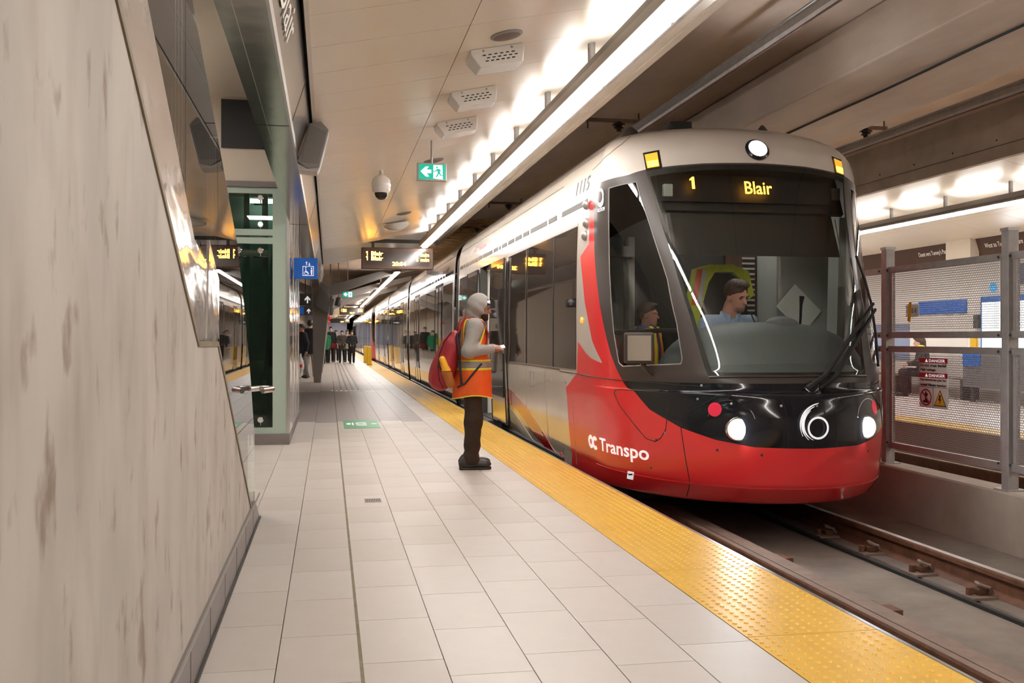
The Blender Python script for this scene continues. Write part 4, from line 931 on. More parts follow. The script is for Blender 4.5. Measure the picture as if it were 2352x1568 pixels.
# lamps
for s in (-1, 1):
    hl = MB().lathe(on(s*.29, .536, -.03), (s*.18, -1, .02), [(.10, 0), (.105, .025), (.095, .045)], 28).build('headlamp', 'chrome', tram, smooth=True)
    MB().lathe(on(s*.29, .536, -.03), (s*.18, -1, .02), [(.085, .03), (.083, .046), (.05, .058), (.01, .062)], 28).build('headlamp_lens', 'head', hl, smooth=True)
    groove('lamp_ring', [(s*(.305+.085*math.cos(t)), .60+.17*math.sin(t)) for t in np.linspace(.2, 3.0, 12)], .004, m='chrome')
    tl_ = MB().lathe(on(s*.362, .69, -.01), snormal(s*.362, .69), [(.06, 0), (.058, .012), (.03, .02)], 24).build('tail_lamp', 'red_lamp', tram, smooth=True)
    qa = [(.455,2.815),(.545,2.80),(.570,2.975),(.475,2.995)]
    ql = [(.470,2.835),(.537,2.822),(.557,2.955),(.485,2.972)]
    fr = [on(s*a, z, .006) for a, z in qa]; ln = [on(s*a, z, .010) for a, z in ql]
    ab = MB().prism(fr, Vector((0, .03, 0))).build('marker_lamp', 'train_black', tram)
    MB().prism(ln, Vector((0, .006, 0))).build('marker_lens', 'amber_dim', ab)
    lo = [on(s*a, z, .0125) for a, z in ((.475,2.84),(.532,2.83),(.540,2.885),(.480,2.895))]
    MB().prism(lo, Vector((0, .004, 0))).build('marker_bulb', 'amber', ab)
tp = MB().lathe(on(.012, 2.998, -.03), Vector(snormal(0, 2.998)), [(.115, 0), (.115, .035), (.098, .05)], 32).build('roof_lamp', 'train_black', tram, smooth=True)
MB().lathe(on(.012, 2.998, -.03), Vector(snormal(0, 2.998)), [(.088, .04), (.085, .052), (.04, .062), (.005, .064)], 32).build('roof_lamp_lens', 'head', tp, smooth=True)
# emblem: ring with three sweeping blades
eo = (3.83, 7.348, .565)
mb_ = MB(); ring2mesh(mb_, eo, (1,0,0), (0,0,1), .03, -.01, .075, .092, .004, n=40)
for rr, a0, a1, dx in ((.105, 2.0, 4.3, .03), (.125, 1.75, 4.0, .03), (.148, 1.55, 3.6, .03)):
    ring2mesh(mb_, eo, (1,0,0), (0,0,1), dx, -.01, lambda t, rr=rr: rr+.05*(1-t)**2-.002, lambda t, rr=rr: rr+.05*(1-t)**2+.012*(math.sin(math.pi*min(1, t*1.1+.02)))+.002, .004, a0, a1, 20)
mb_.build('emblem', 'sign_white', tram)
# wipers
MB().tube([on(.012, .85, .02), on(.06, .93, .06), on(.455, 1.57, .07)], [.028, .022, .014], 8).build('wiper_arm', 'black', tram, smooth=True)
MB().tube([on(.05, .85, .02), on(.10, .93, .06), on(.475, 1.52, .07)], [.026, .02, .013], 8).build('wiper_arm', 'black', tram, smooth=True)
MB().tube([on(.44, 2.02, .03), on(.455, 1.8, .045), on(.462, 1.57, .05), on(.452, 1.3, .045), on(.425, 1.02, .03)], .012, 6).build('wiper_blade', 'black', tram, smooth=True)
MB().lathe(on(.03, .85, -.01), snormal(.03, .85), [(.075, 0), (.07, .03), (.04, .05)], 18).build('wiper_pivot', 'train_black', tram, smooth=True)
# text mapped on the curved red side
def side_text(name, body, m, q_left, q_right, z0, z1, parent, bold=0., shear=0., f=(0., 1.)):
    o = text(name, body, m, (0,0,0), (1,0,0), (0,1,0), 1., None, .0, bold=bold, shear=shear, fit=(1., 1.))
    me = o.data
    bm = bmesh.new(); bm.from_mesh(me); bmesh.ops.triangulate(bm, faces=bm.faces); bmesh.ops.subdivide_edges(bm, edges=bm.edges, cuts=1); bm.to_mesh(me); bm.free()
    co = np.empty(len(me.vertices)*3); me.vertices.foreach_get('co', co); co = co.reshape(-1, 3)
    qq = np.linspace(q_left, q_right, 200); P = sp(qq, np.full(200, (z0+z1)/2)); arc = np.r_[0, np.cumsum(np.linalg.norm(np.diff(P, axis=0), axis=1))]; arc /= arc[-1]
    q = np.interp(f[0]+co[:, 0]*(f[1]-f[0]), arc, qq); z = z0+co[:, 1]*(z1-z0)
    W_ = sp(q, z); nn = snormals(q, z); W_ = W_+nn*.004
    me.vertices.foreach_set('co', W_.ravel()); me.update(); setp(o, parent); return o
side_text('lettering', 'Transpo', 'sign_white', -1.175, -.635, .172, .335, tram, bold=.018, f=(.31, 1.))
def side_ring(f0, f1, z0, z1, a0, a1, ri=.42, ro=1.):
    qq = np.linspace(-1.175, -.635, 200); P = sp(qq, np.full(200, .26)); arc = np.r_[0, np.cumsum(np.linalg.norm(np.diff(P, axis=0), axis=1))]; arc /= arc[-1]
    n = 28; V = []
    for k in range(n+1):
        t = a0+(a1-a0)*k/n
        for r_ in (ri, ro):
            q = float(np.interp((f0+f1)/2+(f1-f0)/2*r_*math.cos(t), arc, qq)); V.append(on(q, (z0+z1)/2+(z1-z0)/2*r_*math.sin(t), .004))
    return MB().add(V, [(2*k, 2*k+1, 2*k+3, 2*k+2) for k in range(n)]).build('lettering', 'sign_white', tram)
side_ring(0, .15, .198, .33, 0, 2*math.pi); side_ring(.115, .27, .198, .33, .75, 2*math.pi-.75)
side_text('fleet_number', '1115', 'print_black', -1.60, -1.22, 2.745, 2.885, tram, shear=.25, bold=.012)
text('lettering', 'OC Transpo', 'danger_red', (2.528, 17.35, 2.735), (0,-1,0), (0,0,1), .16, tram, .001, fit=(1.35, .13))
text('maker_name', 'ALSTOM', 'sign_white', on(-.965, 2.47, .006), Vector(sp(-.9, 2.47)-sp(-.98, 2.47)), (0,0,1), .05, tram, .001, fit=(.17, .035))
mb_ = MB(); lo_ = on(-.93, 2.60, .006); rt_ = Vector(sp(-.9, 2.6)-sp(-.96, 2.6))
ring2mesh(mb_, lo_, rt_, (0,0,1), 0, 0, lambda t: .055+.01*math.sin(6.28*t), lambda t: .075+.018*math.sin(9.4*t), .002); mb_.build('maker_emblem', 'sign_white', tram)
st_ = [on(-.75, .01, .005), on(-.715, .01, .005), on(-.715, .085, .005), on(-.75, .085, .005)]
stk = MB().add(st_, [(0,1,2,3)]).build('camera_sticker', 'sign_white', tram)
MB().add([on(-.745, .045, .007), on(-.722, .055, .007), on(-.722, .07, .007), on(-.745, .06, .007)], [(0,1,2,3)]).build('camera_symbol', 'print_black', stk)
# side lamps, marker, external mirror
for y, z in ((9.469, 2.592), (9.469, 2.411), (9.52, 2.292)): MB().lathe((2.515, y, z), (-1, 0, 0), [(.05, 0), (.05, .02), (.035, .04), (.01, .05)], 16).build('door_lamp', 'galv', tram, smooth=True)
MB().lathe((2.505, 9.62, 1.455), (-1, 0, 0), [(.035, 0), (.03, .02)], 14).build('side_marker', 'amber_dim', tram)
mr = MB().obox((2.63, 8.18, 1.19), (.125, -.03, 0), (.01, .04, 0), (0, 0, .135)).build('mirror_housing', 'train_grey', tram, bevel=.02)
MB().obox((2.620, 8.138, 1.19), (.098, -.0235, 0), (.001, .004, 0), (0, 0, .108)).build('mirror_glass', 'chrome', mr)
MB().tube([(2.66, 8.2, 1.06), (2.72, 8.2, .99), (2.80, 8.22, .93)], .02, 6).build('mirror_arm', 'train_grey', mr)
# roof items
for x, y, z, s_ in ((3.42, 9.6, 3.31, 0), (4.28, 9.3, 3.27, 0)): MB().lathe((x, y, z), (0,0,1), [(.09, 0), (.07, .06), (.03, .12), (.01, .14)], 14).build('antenna', 'dark', tram, smooth=True)
MB().box(3.60, 3.84, 10.1, 10.35, 3.34, 3.60).build('roof_unit', 'black', tram)
MB().lathe((2.98, 9.55, 3.27), (0,0,1), [(.11, 0), (.08, .07), (.03, .12)], 14).build('roof_vent', 'train_grey', tram, smooth=True)
# ------------------------------------------------------------------ cab interior
def cab(name, mb, m, **k): return mb.build(name, m, tram, **k)
cab('cab_floor', MB().box(3.05, 4.6, 8.3, 10.4, .25, .30), 'cab_dark')
cab('cab_rear_wall', MB().box(2.6, 4.46, 9.85, 9.9, .3, 2.9), 'cab_dark')
cab('cab_cabinet', MB().box(4.46, 5.02, 9.30, 9.9, .3, 2.35), 'cab_grey')
cab('cabinet_edge', MB().box(4.44, 4.47, 9.28, 9.31, .3, 2.35), 'galv')
cab('louvre_panel', MB().box(4.10, 4.44, 9.80, 9.85, .5, 2.2), 'brown_panel')
for k in range(22): cab('louvre', MB().box(4.28, 4.42, 9.785, 9.80, .95+.055*k, .97+.055*k), 'cab_grey')
cab('cab_pillar', MB().box(2.60, 2.80, 9.20, 9.5, .3, 2.25), 'cab_grey')
cab('cab_pillar', MB().box(2.84, 2.90, 9.15, 9.22, .3, 2.25), 'cab_grey')
cab('cab_side_panel', MB().box(2.60, 2.75, 8.75, 9.8, .3, 1.0), 'cab_grey')
cab('cab_bracket', MB().box(2.62, 2.86, 9.05, 9.2, 2.05, 2.15), 'cab_grey')
cab('cab_header', MB().obox((3.83, 8.78, 2.66), (.98, 0, 0), (0, .02, -.01), (0, .10, .22)), 'cab_dark')
cab('sun_blind', MB().obox((3.90, 8.62, 2.24), (.80, 0, 0), (0, .006, 0), (0, .09, .21)), mat('blind_fabric', (.04,.038,.032), .7))
for x, y, z in ((3.053, 8.62, 2.63), (4.754, 8.70, 2.65)): cab('blind_bracket', MB().box(x-.045, x+.045, y, y+.05, z-.06, z+.055), 'cab_grey', bevel=.008)
cab('blind_cord', MB().cyl((3.02, 8.6, 2.4), (3.10, 8.3, 1.35), .006, 5), 'cab_grey'); cab('blind_cord', MB().cyl((4.72, 8.66, 2.4), (4.86, 8.5, 1.2), .006, 5), 'cab_grey')
cab('cab_right_pillar', MB().obox((4.92, 9.0, 1.6), (.04, 0, 0), (0, .10, 0), (.02, .0, .85)), 'cab_grey')
el = []
n1, n2 = 40, 14; V = []; Fs = []
for j in range(n2+1):
    ph = math.pi/2*j/n2
    for i in range(n1):
        t_ = 2*math.pi*i/n1; V.append((3.86+.98*math.cos(t_)*math.cos(ph)**.7, 8.42+.62*math.sin(t_)*math.cos(ph)**.7, .90+.52*math.sin(ph)))
for j in range(n2):
    for i in range(n1): Fs.append((j*n1+i, j*n1+(i+1) % n1, (j+1)*n1+(i+1) % n1, (j+1)*n1+i))
cab('dashboard', MB().add(V, Fs), 'cab_dash', smooth='all')
cab('dash_shelf', MB().prism([(3.0, 7.98, .93), (3.14, 7.82, .95), (3.5, 7.74, .965), (3.83, 7.71, .97), (4.16, 7.74, .965), (4.52, 7.82, .95), (4.66, 7.98, .93), (4.75, 8.4, .93), (2.9, 8.4, .93)], (0, .08, .09)), 'cab_dash')
cab('instrument_hood', MB().lathe((3.99, 8.30, 1.30), (0, .3, 1), [(.19, 0), (.17, .10), (.10, .15), (.02, .165)], 20), 'cab_dash', smooth=True)
cab('microphone', MB().tube([(4.30, 8.55, 1.28), (4.29, 8.50, 1.45), (4.27, 8.45, 1.58), (4.275, 8.44, 1.66)], [.012, .012, .014, .024], 8), 'black', smooth=True)
pp = tag(MB().obox((4.66, 9.27, 1.57), (.145, 0, -.135), (0, .004, 0), (.10, 0, .115)).build('clipboard', 'paper'), 'white paper tilted on the grey cabinet behind the windshield', 'paper')
# seat with a high-visibility vest hung over it
seat = thing('driver_seat', 'black driver seat behind the driver in the tram cab', 'seat', (3.84, 9.4, .3))
MB().prism([(3.56, 9.28, .75), (4.12, 9.28, .75), (4.14, 9.28, 1.5), (4.05, 9.28, 1.88), (3.93, 9.28, 1.95), (3.73, 9.28, 1.95), (3.63, 9.28, 1.88), (3.54, 9.28, 1.5)], (0, .13, 0)).build('backrest', 'cab_dark', seat, bevel=.03)
MB().box(3.56, 4.12, 8.8, 9.4, .68, .80).build('cushion', 'cab_dark', seat, bevel=.03)
MB().cyl((3.84, 9.1, .3), (3.84, 9.1, .7), .06, 12).build('pedestal', 'dark', seat)
M['hivis'] = mat('hi_vis_yellow', (.55,.62,.06), .7, var=.2, vscale=14); M['hivis_or'] = mat('hi_vis_orange', (.75,.10,.02), .7); M['reflect'] = mat('reflective_tape', (.42,.41,.40), .35)
vs = thing('hanging_vest', 'yellow-green safety vest hung over the driver seat', 'vest', (3.6, 9.3, 1.4))
MB().prism([(3.40, 9.22, .95), (3.56, 9.22, 1.0), (3.60, 9.22, 1.55), (3.68, 9.22, 1.82), (3.75, 9.22, 1.93), (3.93, 9.22, 1.93), (4.02, 9.22, 1.86), (4.10, 9.22, 1.66), (4.16, 9.22, 1.70), (4.10, 9.22, 1.94), (3.94, 9.22, 2.0), (3.70, 9.22, 2.0), (3.52, 9.22, 1.95), (3.44, 9.22, 1.6)], (0, .04, 0)).build('fabric', 'hivis', vs)
MB().prism([(3.50, 9.21, 1.60), (3.55, 9.21, 1.60), (3.61, 9.21, 1.95), (3.56, 9.21, 1.95)], (0, .012, 0)).build('orange_stripe', 'hivis_or', vs)
MB().prism([(3.555, 9.21, 1.60), (3.60, 9.21, 1.60), (3.66, 9.21, 1.93), (3.615, 9.21, 1.95)], (0, .012, 0)).build('reflective_stripe', 'reflect', vs)
cl_ = thing('cab_fill', 'small fill light added to the ceiling inside the tram cab', 'lamp', (3.9, 9.4, 2.85))  # fill panel added to brighten the cab interior
MB().box(3.5, 4.3, 9.3, 9.5, 2.86, 2.90).build('casing', 'white', cl_); MB().box(3.52, 4.28, 9.32, 9.48, 2.85, 2.862).build('diffuser', emis('cab_fill_glow', (1, .95, .88), 10), cl_)
# destination display behind the glass
cab('display_case', MB().obox((3.83, 8.70, 2.665), (.86, 0, 0), (0, .01, 0), (0, .04, .13)), 'black')
plate('display_digit', [(.018,0),(.045,0),(.045,.118),(.028,.118),(.0,.095),(.0,.08),(.018,.088)], 'led_train', (3.262, 8.615, 2.645), (1,0,0), (0,.25,.97), .002, tram)
for s, x0, fit in (('Blair', 3.80, (.27, .125)),):
    text('display_text', s, 'led_train', (x0, 8.615, 2.612), (1,0,0), (0,.25,.97), .15, tram, .001, fit=fit, bold=.001)
# ------------------------------------------------------------------ tram: car modules
zs_ = np.array([-.10, .0, .3, .6, .95, 1.5, 2.0, 2.45, 2.70, 2.85, 2.93, 3.0, 3.07, 3.14, 3.2, 3.255, 3.295, 3.32, 3.335, 3.34])
def Wz(z):
    rr = z2r(z); return float(pchip(np.arange(len(R)), R[:, 3], np.array([rr]))[0])
def prof(z0=-.1, z1=3.4, sgn=-1): return [(XC+sgn*Wz(z), z) for z in zs_ if z0-1e-6 <= z <= z1]
def shell(y0, y1, parts, m, name, parent):
    mb = MB()
    for pr in parts:
        V = [(x, y, z) for y in (y0, y1) for x, z in pr]; n = len(pr)
        mb.add(V, [(i, i+1, n+i+1, n+i) for i in range(n-1)])
    return mb.build(name, m, parent, smooth=True)
full = [prof()+prof(sgn=1)[::-1]]
def pane(ya, yb, z0, z1, parent, m='train_dark_glass', off=.006, name='window', th=.012):
    xa, xm, xb = [XC-Wz(z)-off for z in (z0, (z0+z1)/2, z1)]
    return MB().prism([(xa, ya, z0), (xm, ya, (z0+z1)/2), (xb, ya, z1), (xb+th, ya, z1), (xm+th, ya, (z0+z1)/2), (xa+th, ya, z0)], (0, yb-ya, 0)).build(name, m, parent)
def door_leaf(ya, yb, parent, off=.012):
    d = pane(ya, yb, .03, 2.42, parent, 'silver', off, 'door_leaf', .03)
    pane(ya+.07, yb-.07, .42, 2.34, d, 'train_dark_glass', off+.004, 'door_window')
    for y in (ya, yb-.02): pane(y, y+.02, .03, 2.42, d, 'rubber', off+.006, 'door_seal')
    return d
def module(y0, y1, doors, wins, parent, lod=0):
    shell(y0, y1, full, 'train_white', 'car_body', parent)
    for a, b in wins: pane(a, b, .95, 2.42, parent)
    for a, b in doors:
        m_ = (a+b)/2; door_leaf(a, m_-.005, parent); door_leaf(m_+.005, b, parent)
        pane(a-.04, b+.04, 2.44, 2.50, parent, 'dark', .008, 'door_header')
    side_trim(y0, y1, parent, lod)
def side_trim(y0, y1, parent, lod):
    y = y0+.25; k = 0
    pat = (.42, .95, .40, .45, .45, .42, .15)
    while y < y1-.5 and not lod:
        w_ = pat[k % 7]; pane(y, y+w_, 2.60, 2.66, parent, 'vent_dark', .004, 'vent_slot'); y += w_+.10; k += 1
    if lod: pane(y0+.2, y1-.2, 2.60, 2.66, parent, 'vent_dark', .004, 'vent_slot')
    pane(y0+.05, y1-.05, 2.945, 2.952, parent, 'dark', .003, 'roof_line')
    pane(y0, y1, .925, .935, parent, 'dark', .003, 'waist_line')
    MB().box(XC-1.30, XC-1.26, y0, y1, -.14, -.04).build('skirt', 'dark', parent)
def bellows(y0, y1, parent):
    pr = [(XC+(x-XC)*.94, -.05+(z+.05)*.955) for x, z in full[0]]
    shell(y0, y1, [pr], 'rubber', 'bellows', parent)
    n = 5
    for k in range(n):
        y = y0+(y1-y0)*(k+.5)/n; P2 = [(XC+(x-XC)*.965, -.05+(z+.05)*.97) for x, z in full[0]]
        MB().tube([(x, y, z) for x, z in P2], .02, 5).build('bellows_rib', 'dark', parent)
# first module with the open door
OA, OB = 15.1, 16.4
shell(10.6, OA, full, 'train_white', 'car_body', tram); shell(OB, 19.3, full, 'train_white', 'car_body', tram)
shell(OA, OB, [prof(2.43, 3.4)+prof(sgn=1)[::-1]], 'train_white', 'car_body', tram)
for a, b in ((9.86, 10.88), (10.92, 12.42), (12.5, 13.82), (17.72, 19.1)): pane(a, b, .95, 2.42, tram)
pane(12.44, 12.49, .95, 2.42, tram, 'silver', .016, 'window_post')
pane(10.885, 10.915, .95, 2.42, tram, 'rubber', .010, 'window_post')
pane(9.84, 13.84, 2.42, 2.45, tram, 'grey_metal', .008, 'window_header')
door_leaf(13.85, 15.08, tram, .06); door_leaf(16.42, 17.65, tram, .06)
for y in (OA-.02, OB): MB().box(2.50, 2.62, y-.02, y+.02, .0, 2.45).build('door_post', 'dark', tram)
MB().box(2.50, 4.95, OA-.8, OB+.8, -.06, .015).build('vestibule_floor', 'cab_dark', tram)
MB().box(4.9, 4.95, OA-.8, OB+.8, .0, 2.4).build('vestibule_wall', 'white', tram)
MB().box(2.60, 4.9, OB+.02, OB+.06, .0, 2.4).build('vestibule_screen', 'white', tram); MB().box(2.60, 4.9, OA-.06, OA-.03, .0, 2.4).build('vestibule_screen', 'cab_grey', tram)
MB().box(2.60, 4.9, OA-.03, OB+.02, 2.40, 2.44).build('vestibule_ceiling', 'white', tram)
MB().box(3.3, 4.2, OA+.2, OB-.2, 2.385, 2.40).build('vestibule_lamp', emis('saloon_lamp', (1, .97, .92), 6), tram)
for y in (OA+.12, OB-.12): MB().cyl((2.75, y, .02), (2.75, y, 2.4), .017, 8).build('grab_pole', 'sign_yellow', tram)
MB().box(2.36, 2.52, OA-.1, OB+.1, -.05, .004).build('door_step', 'dark', tram)
side_trim(10.6, 19.3, tram, 0)
pane(9.5, 10.6, 2.60, 2.66, tram, 'vent_dark', .004, 'vent_slot')
# livery stripe on the lower side of the first module
def side_plate(name, yz, m, off=.003): return MB().prism([(XC-Wz(z)-off, y, z) for y, z in yz], (.004, 0, 0)).build(name, m, tram)
def arc_pts(P, n=5): return P
side_plate('livery_stripe', [(13.82, .56), (13.4, .52), (13.03, .462), (12.4, .34), (11.895, .209), (11.4, .07), (11.115, -.024), (10.85, -.09), (11.30, -.09), (11.5, -.05), (11.9, .02), (12.298, .086), (12.75, .19), (13.188, .285), (13.5, .325), (13.82, .35)], 'red_dark')
side_plate('livery_grey', [(13.82, .27), (13.5, .24), (13.1, .17), (12.6, .05), (12.2, -.05), (12.05, -.09), (12.6, -.09), (13.0, -.02), (13.4, .06), (13.82, .10)], 'cab_grey')
side_plate('livery_red_tail', [(10.95, -.09), (10.75, .0), (10.5, -.09)], 'train_red')
side_plate('livery_red_edge', [(10.6, .88), (10.28, .885), (10.28, .62), (10.6, .72)], 'train_white', .0005)
for y in (10.05, 11.35, 12.55): pane(y, y+.008, -.05, .92, tram, 'grey_metal', .002, 'panel_seam')
for a_, b_, z0_, z1_ in ((12.0, 12.22, .68, .685), (12.0, 12.22, .855, .86), (12.0, 12.01, .68, .86), (12.21, 12.22, .68, .86)): pane(a_, b_, z0_, z1_, tram, 'grey_metal', .002, 'flap_seam')
for y in (10.3, 10.45, 11.0): MB().lathe((2.495, y, .80), (-1, 0, 0), [(.012, 0), (.012, .006)], 8).build('fixing_screw', 'galv', tram)
bellows(19.3, 19.95, tram)
def win_door(y0, y1, nd):
    ds, ws_ = [], []; L_ = y1-y0; prev = y0+.35
    for k in range(nd):
        c = y0+L_*(k+.5)/nd; ds.append((c-.68, c+.68)); ws_.append((prev, c-.85)); prev = c+.85
    ws_.append((prev, y1-.35)); out = []
    for a, b in ws_:
        n = max(1, int((b-a)/1.5))
        for k in range(n): out.append((a+(b-a)*k/n+.03, a+(b-a)*(k+1)/n-.03))
    return ds, out
for k, (a, b, nd) in enumerate(((19.95, 31.4, 2), (32.05, 42.4, 2), (43.05, 53.66, 2))):
    module(a, b, *win_door(a, b, nd), tram, lod=k > 0); bellows(b, b+.65, tram) if k < 2 else None
side_txt = text('lettering', 'OC Transpo', 'danger_red', (2.528, 27.5, 2.735), (0,-1,0), (0,0,1), .16, tram, .001, fit=(1.35, .13))
for p in cab_parts:                     # rear cab, the same shell turned round
    c = p.copy(); COL.objects.link(c); c.parent = tram; c.matrix_parent_inverse = p.matrix_parent_inverse.copy(); c.matrix_basis = Matrix.Translation((0, 64.26, 0)) @ Matrix.Diagonal((1, -1, 1, 1))
MB().box(3.4, 4.3, 56.0, 57.62, -.15, .25).build('coupler', 'dark', tram)
for y0 in (9.3, 50.2): MB().box(XC-.95, XC+.95, y0, y0+2.7, -.30, -.10).build('undercarriage', 'black', tram)
MB().box(XC-1.15, XC+1.15, 12, 53.5, -.30, -.06).build('undercarriage', 'black', tram)
# second unit coupled behind
tram2 = thing('tram', 'second red and white tram coupled behind the first one', 'tram', (XC, 80, -.32), 'coupled trams')
for p in cab_parts:
    c = p.copy(); COL.objects.link(c); setp(c, tram2); c.matrix_basis = Matrix.Translation((0, 50.3, 0))
for k, (a, b, nd) in enumerate(((60.9, 70, 2), (70.65, 82, 2), (82.65, 94, 2), (94.65, 106, 2))):
    module(a, b, *win_door(a, b, nd), tram2, lod=1); bellows(b, b+.65, tram2) if k < 3 else None
# ------------------------------------------------------------------ people: implicit surfaces meshed with surface nets
def surfnet(fn, lo, hi, h):
    lo = np.array(lo, float); n = np.ceil((np.array(hi)-lo)/h).astype(int)+1
    K = 4; nb = -(-(n-1)//K); n = nb*K+1                     # coarse pass first, fine samples only near the surface
    ca = [lo[i]+h*K*(np.arange(nb[i])+.5) for i in range(3)]
    Cv = fn(np.stack(np.meshgrid(*ca, indexing='ij'), -1).reshape(-1, 3)).reshape(nb)
    near = np.abs(Cv) < h*K*1.9
    pt = np.zeros(n, bool); I0 = np.argwhere(near)*K
    Fv = np.ones(n); big = np.repeat(np.repeat(np.repeat(Cv, K, 0), K, 1), K, 2); Fv[:-1, :-1, :-1] = np.where(big < 0, -1., 1.)
    for dx in range(K+1):
        for dy in range(K+1):
            for dz in range(K+1): pt[I0[:, 0]+dx, I0[:, 1]+dy, I0[:, 2]+dz] = True
    J0 = np.argwhere(pt)
    if len(J0): Fv[pt] = fn(lo+h*J0)
    ins = Fv < 0; cn = n-1
    acc = np.zeros((*cn, 3)); cnt = np.zeros(cn); quads = []
    cid = np.arange(np.prod(cn)).reshape(cn)
    for a in range(3):
        s0 = [slice(None)]*3; s1 = [slice(None)]*3; s0[a] = slice(0, -1); s1[a] = slice(1, None)
        A, B = Fv[tuple(s0)], Fv[tuple(s1)]; ch = (A < 0) != (B < 0)
        I = np.argwhere(ch)
        if not len(I): continue
        b, c = (a+1) % 3, (a+2) % 3
        ok = (I[:, b] > 0) & (I[:, c] > 0) & (I[:, b] < n[b]-1) & (I[:, c] < n[c]-1); I = I[ok]
        va, vb = A[tuple(I.T)], B[tuple(I.T)]; t = va/(va-vb)
        P = lo+h*I; P = P.astype(float); P[:, a] += h*t
        cells = []
        for db, dc in ((-1, -1), (0, -1), (0, 0), (-1, 0)):
            J = I.copy(); J[:, b] += db; J[:, c] += dc; cells.append(J)
            np.add.at(acc, tuple(J.T), P); np.add.at(cnt, tuple(J.T), 1)
        q = np.stack([cid[tuple(J.T)] for J in cells], 1); fl = va < 0; q[~fl] = q[~fl][:, ::-1]; quads.append(q)
    if not quads: return np.zeros((0, 3)), np.zeros((0, 4), int)
    Q = np.concatenate(quads); used = np.unique(Q); mp = np.full(cid.size, -1); mp[used] = np.arange(len(used))
    V = (acc.reshape(-1, 3)[used])/np.maximum(cnt.reshape(-1)[used], 1)[:, None]
    return V, mp[Q]
def smin(a, b, k=.03):
    h_ = np.clip(.5+.5*(b-a)/k, 0, 1); return b*(1-h_)+a*h_-k*h_*(1-h_)
def cap(p, a, b, ra, rb=None):
    rb = ra if rb is None else rb; a = np.array(a, float); b = np.array(b, float); e = b-a
    t = np.clip(((p-a)@e)/max(e@e, 1e-9), 0, 1); return np.linalg.norm(p-a-t[:, None]*e, axis=1)-(ra+(rb-ra)*t)
def ell(p, c, r):
    r = np.array(r, float); q = (p-np.array(c))/r; k0 = np.linalg.norm(q, axis=1); k1 = np.linalg.norm(q/r, axis=1)
    return np.where(k1 > 1e-9, k0*(k0-1)/np.maximum(k1, 1e-9), -min(r))
def rbox(p, c, hx, r=.02):
    q = np.abs(p-np.array(c))-(np.array(hx)-r); return np.linalg.norm(np.maximum(q, 0), axis=1)+np.minimum(q.max(1), 0)-r
def chain(p, pts, rs, k=.02):
    d = None
    for i in range(len(pts)-1):
        c = cap(p, pts[i], pts[i+1], rs[i], rs[i+1]); d = c if d is None else smin(d, c, k)
    return d
class Frame:
    """local person frame: x forward, y to the person's left, z up"""
    def __init__(s, loc, heading, sc=1.): s.loc = np.array(loc, float); s.h = heading; s.sc = sc; c, n = math.cos(heading), math.sin(heading); s.R = np.array([[c, n, 0], [-n, c, 0], [0, 0, 1.]])
    def mesh(s, name, fn, lo, hi, h, m, parent=None, label=None):
        V, Q = surfnet(fn, lo, hi, h)
        V = (V*s.sc)@s.R+s.loc
        me = bpy.data.meshes.new(name); me.from_pydata(V.tolist(), [], Q.tolist()); me.update()
        return link(name, me, m, parent, 'all', label=label)
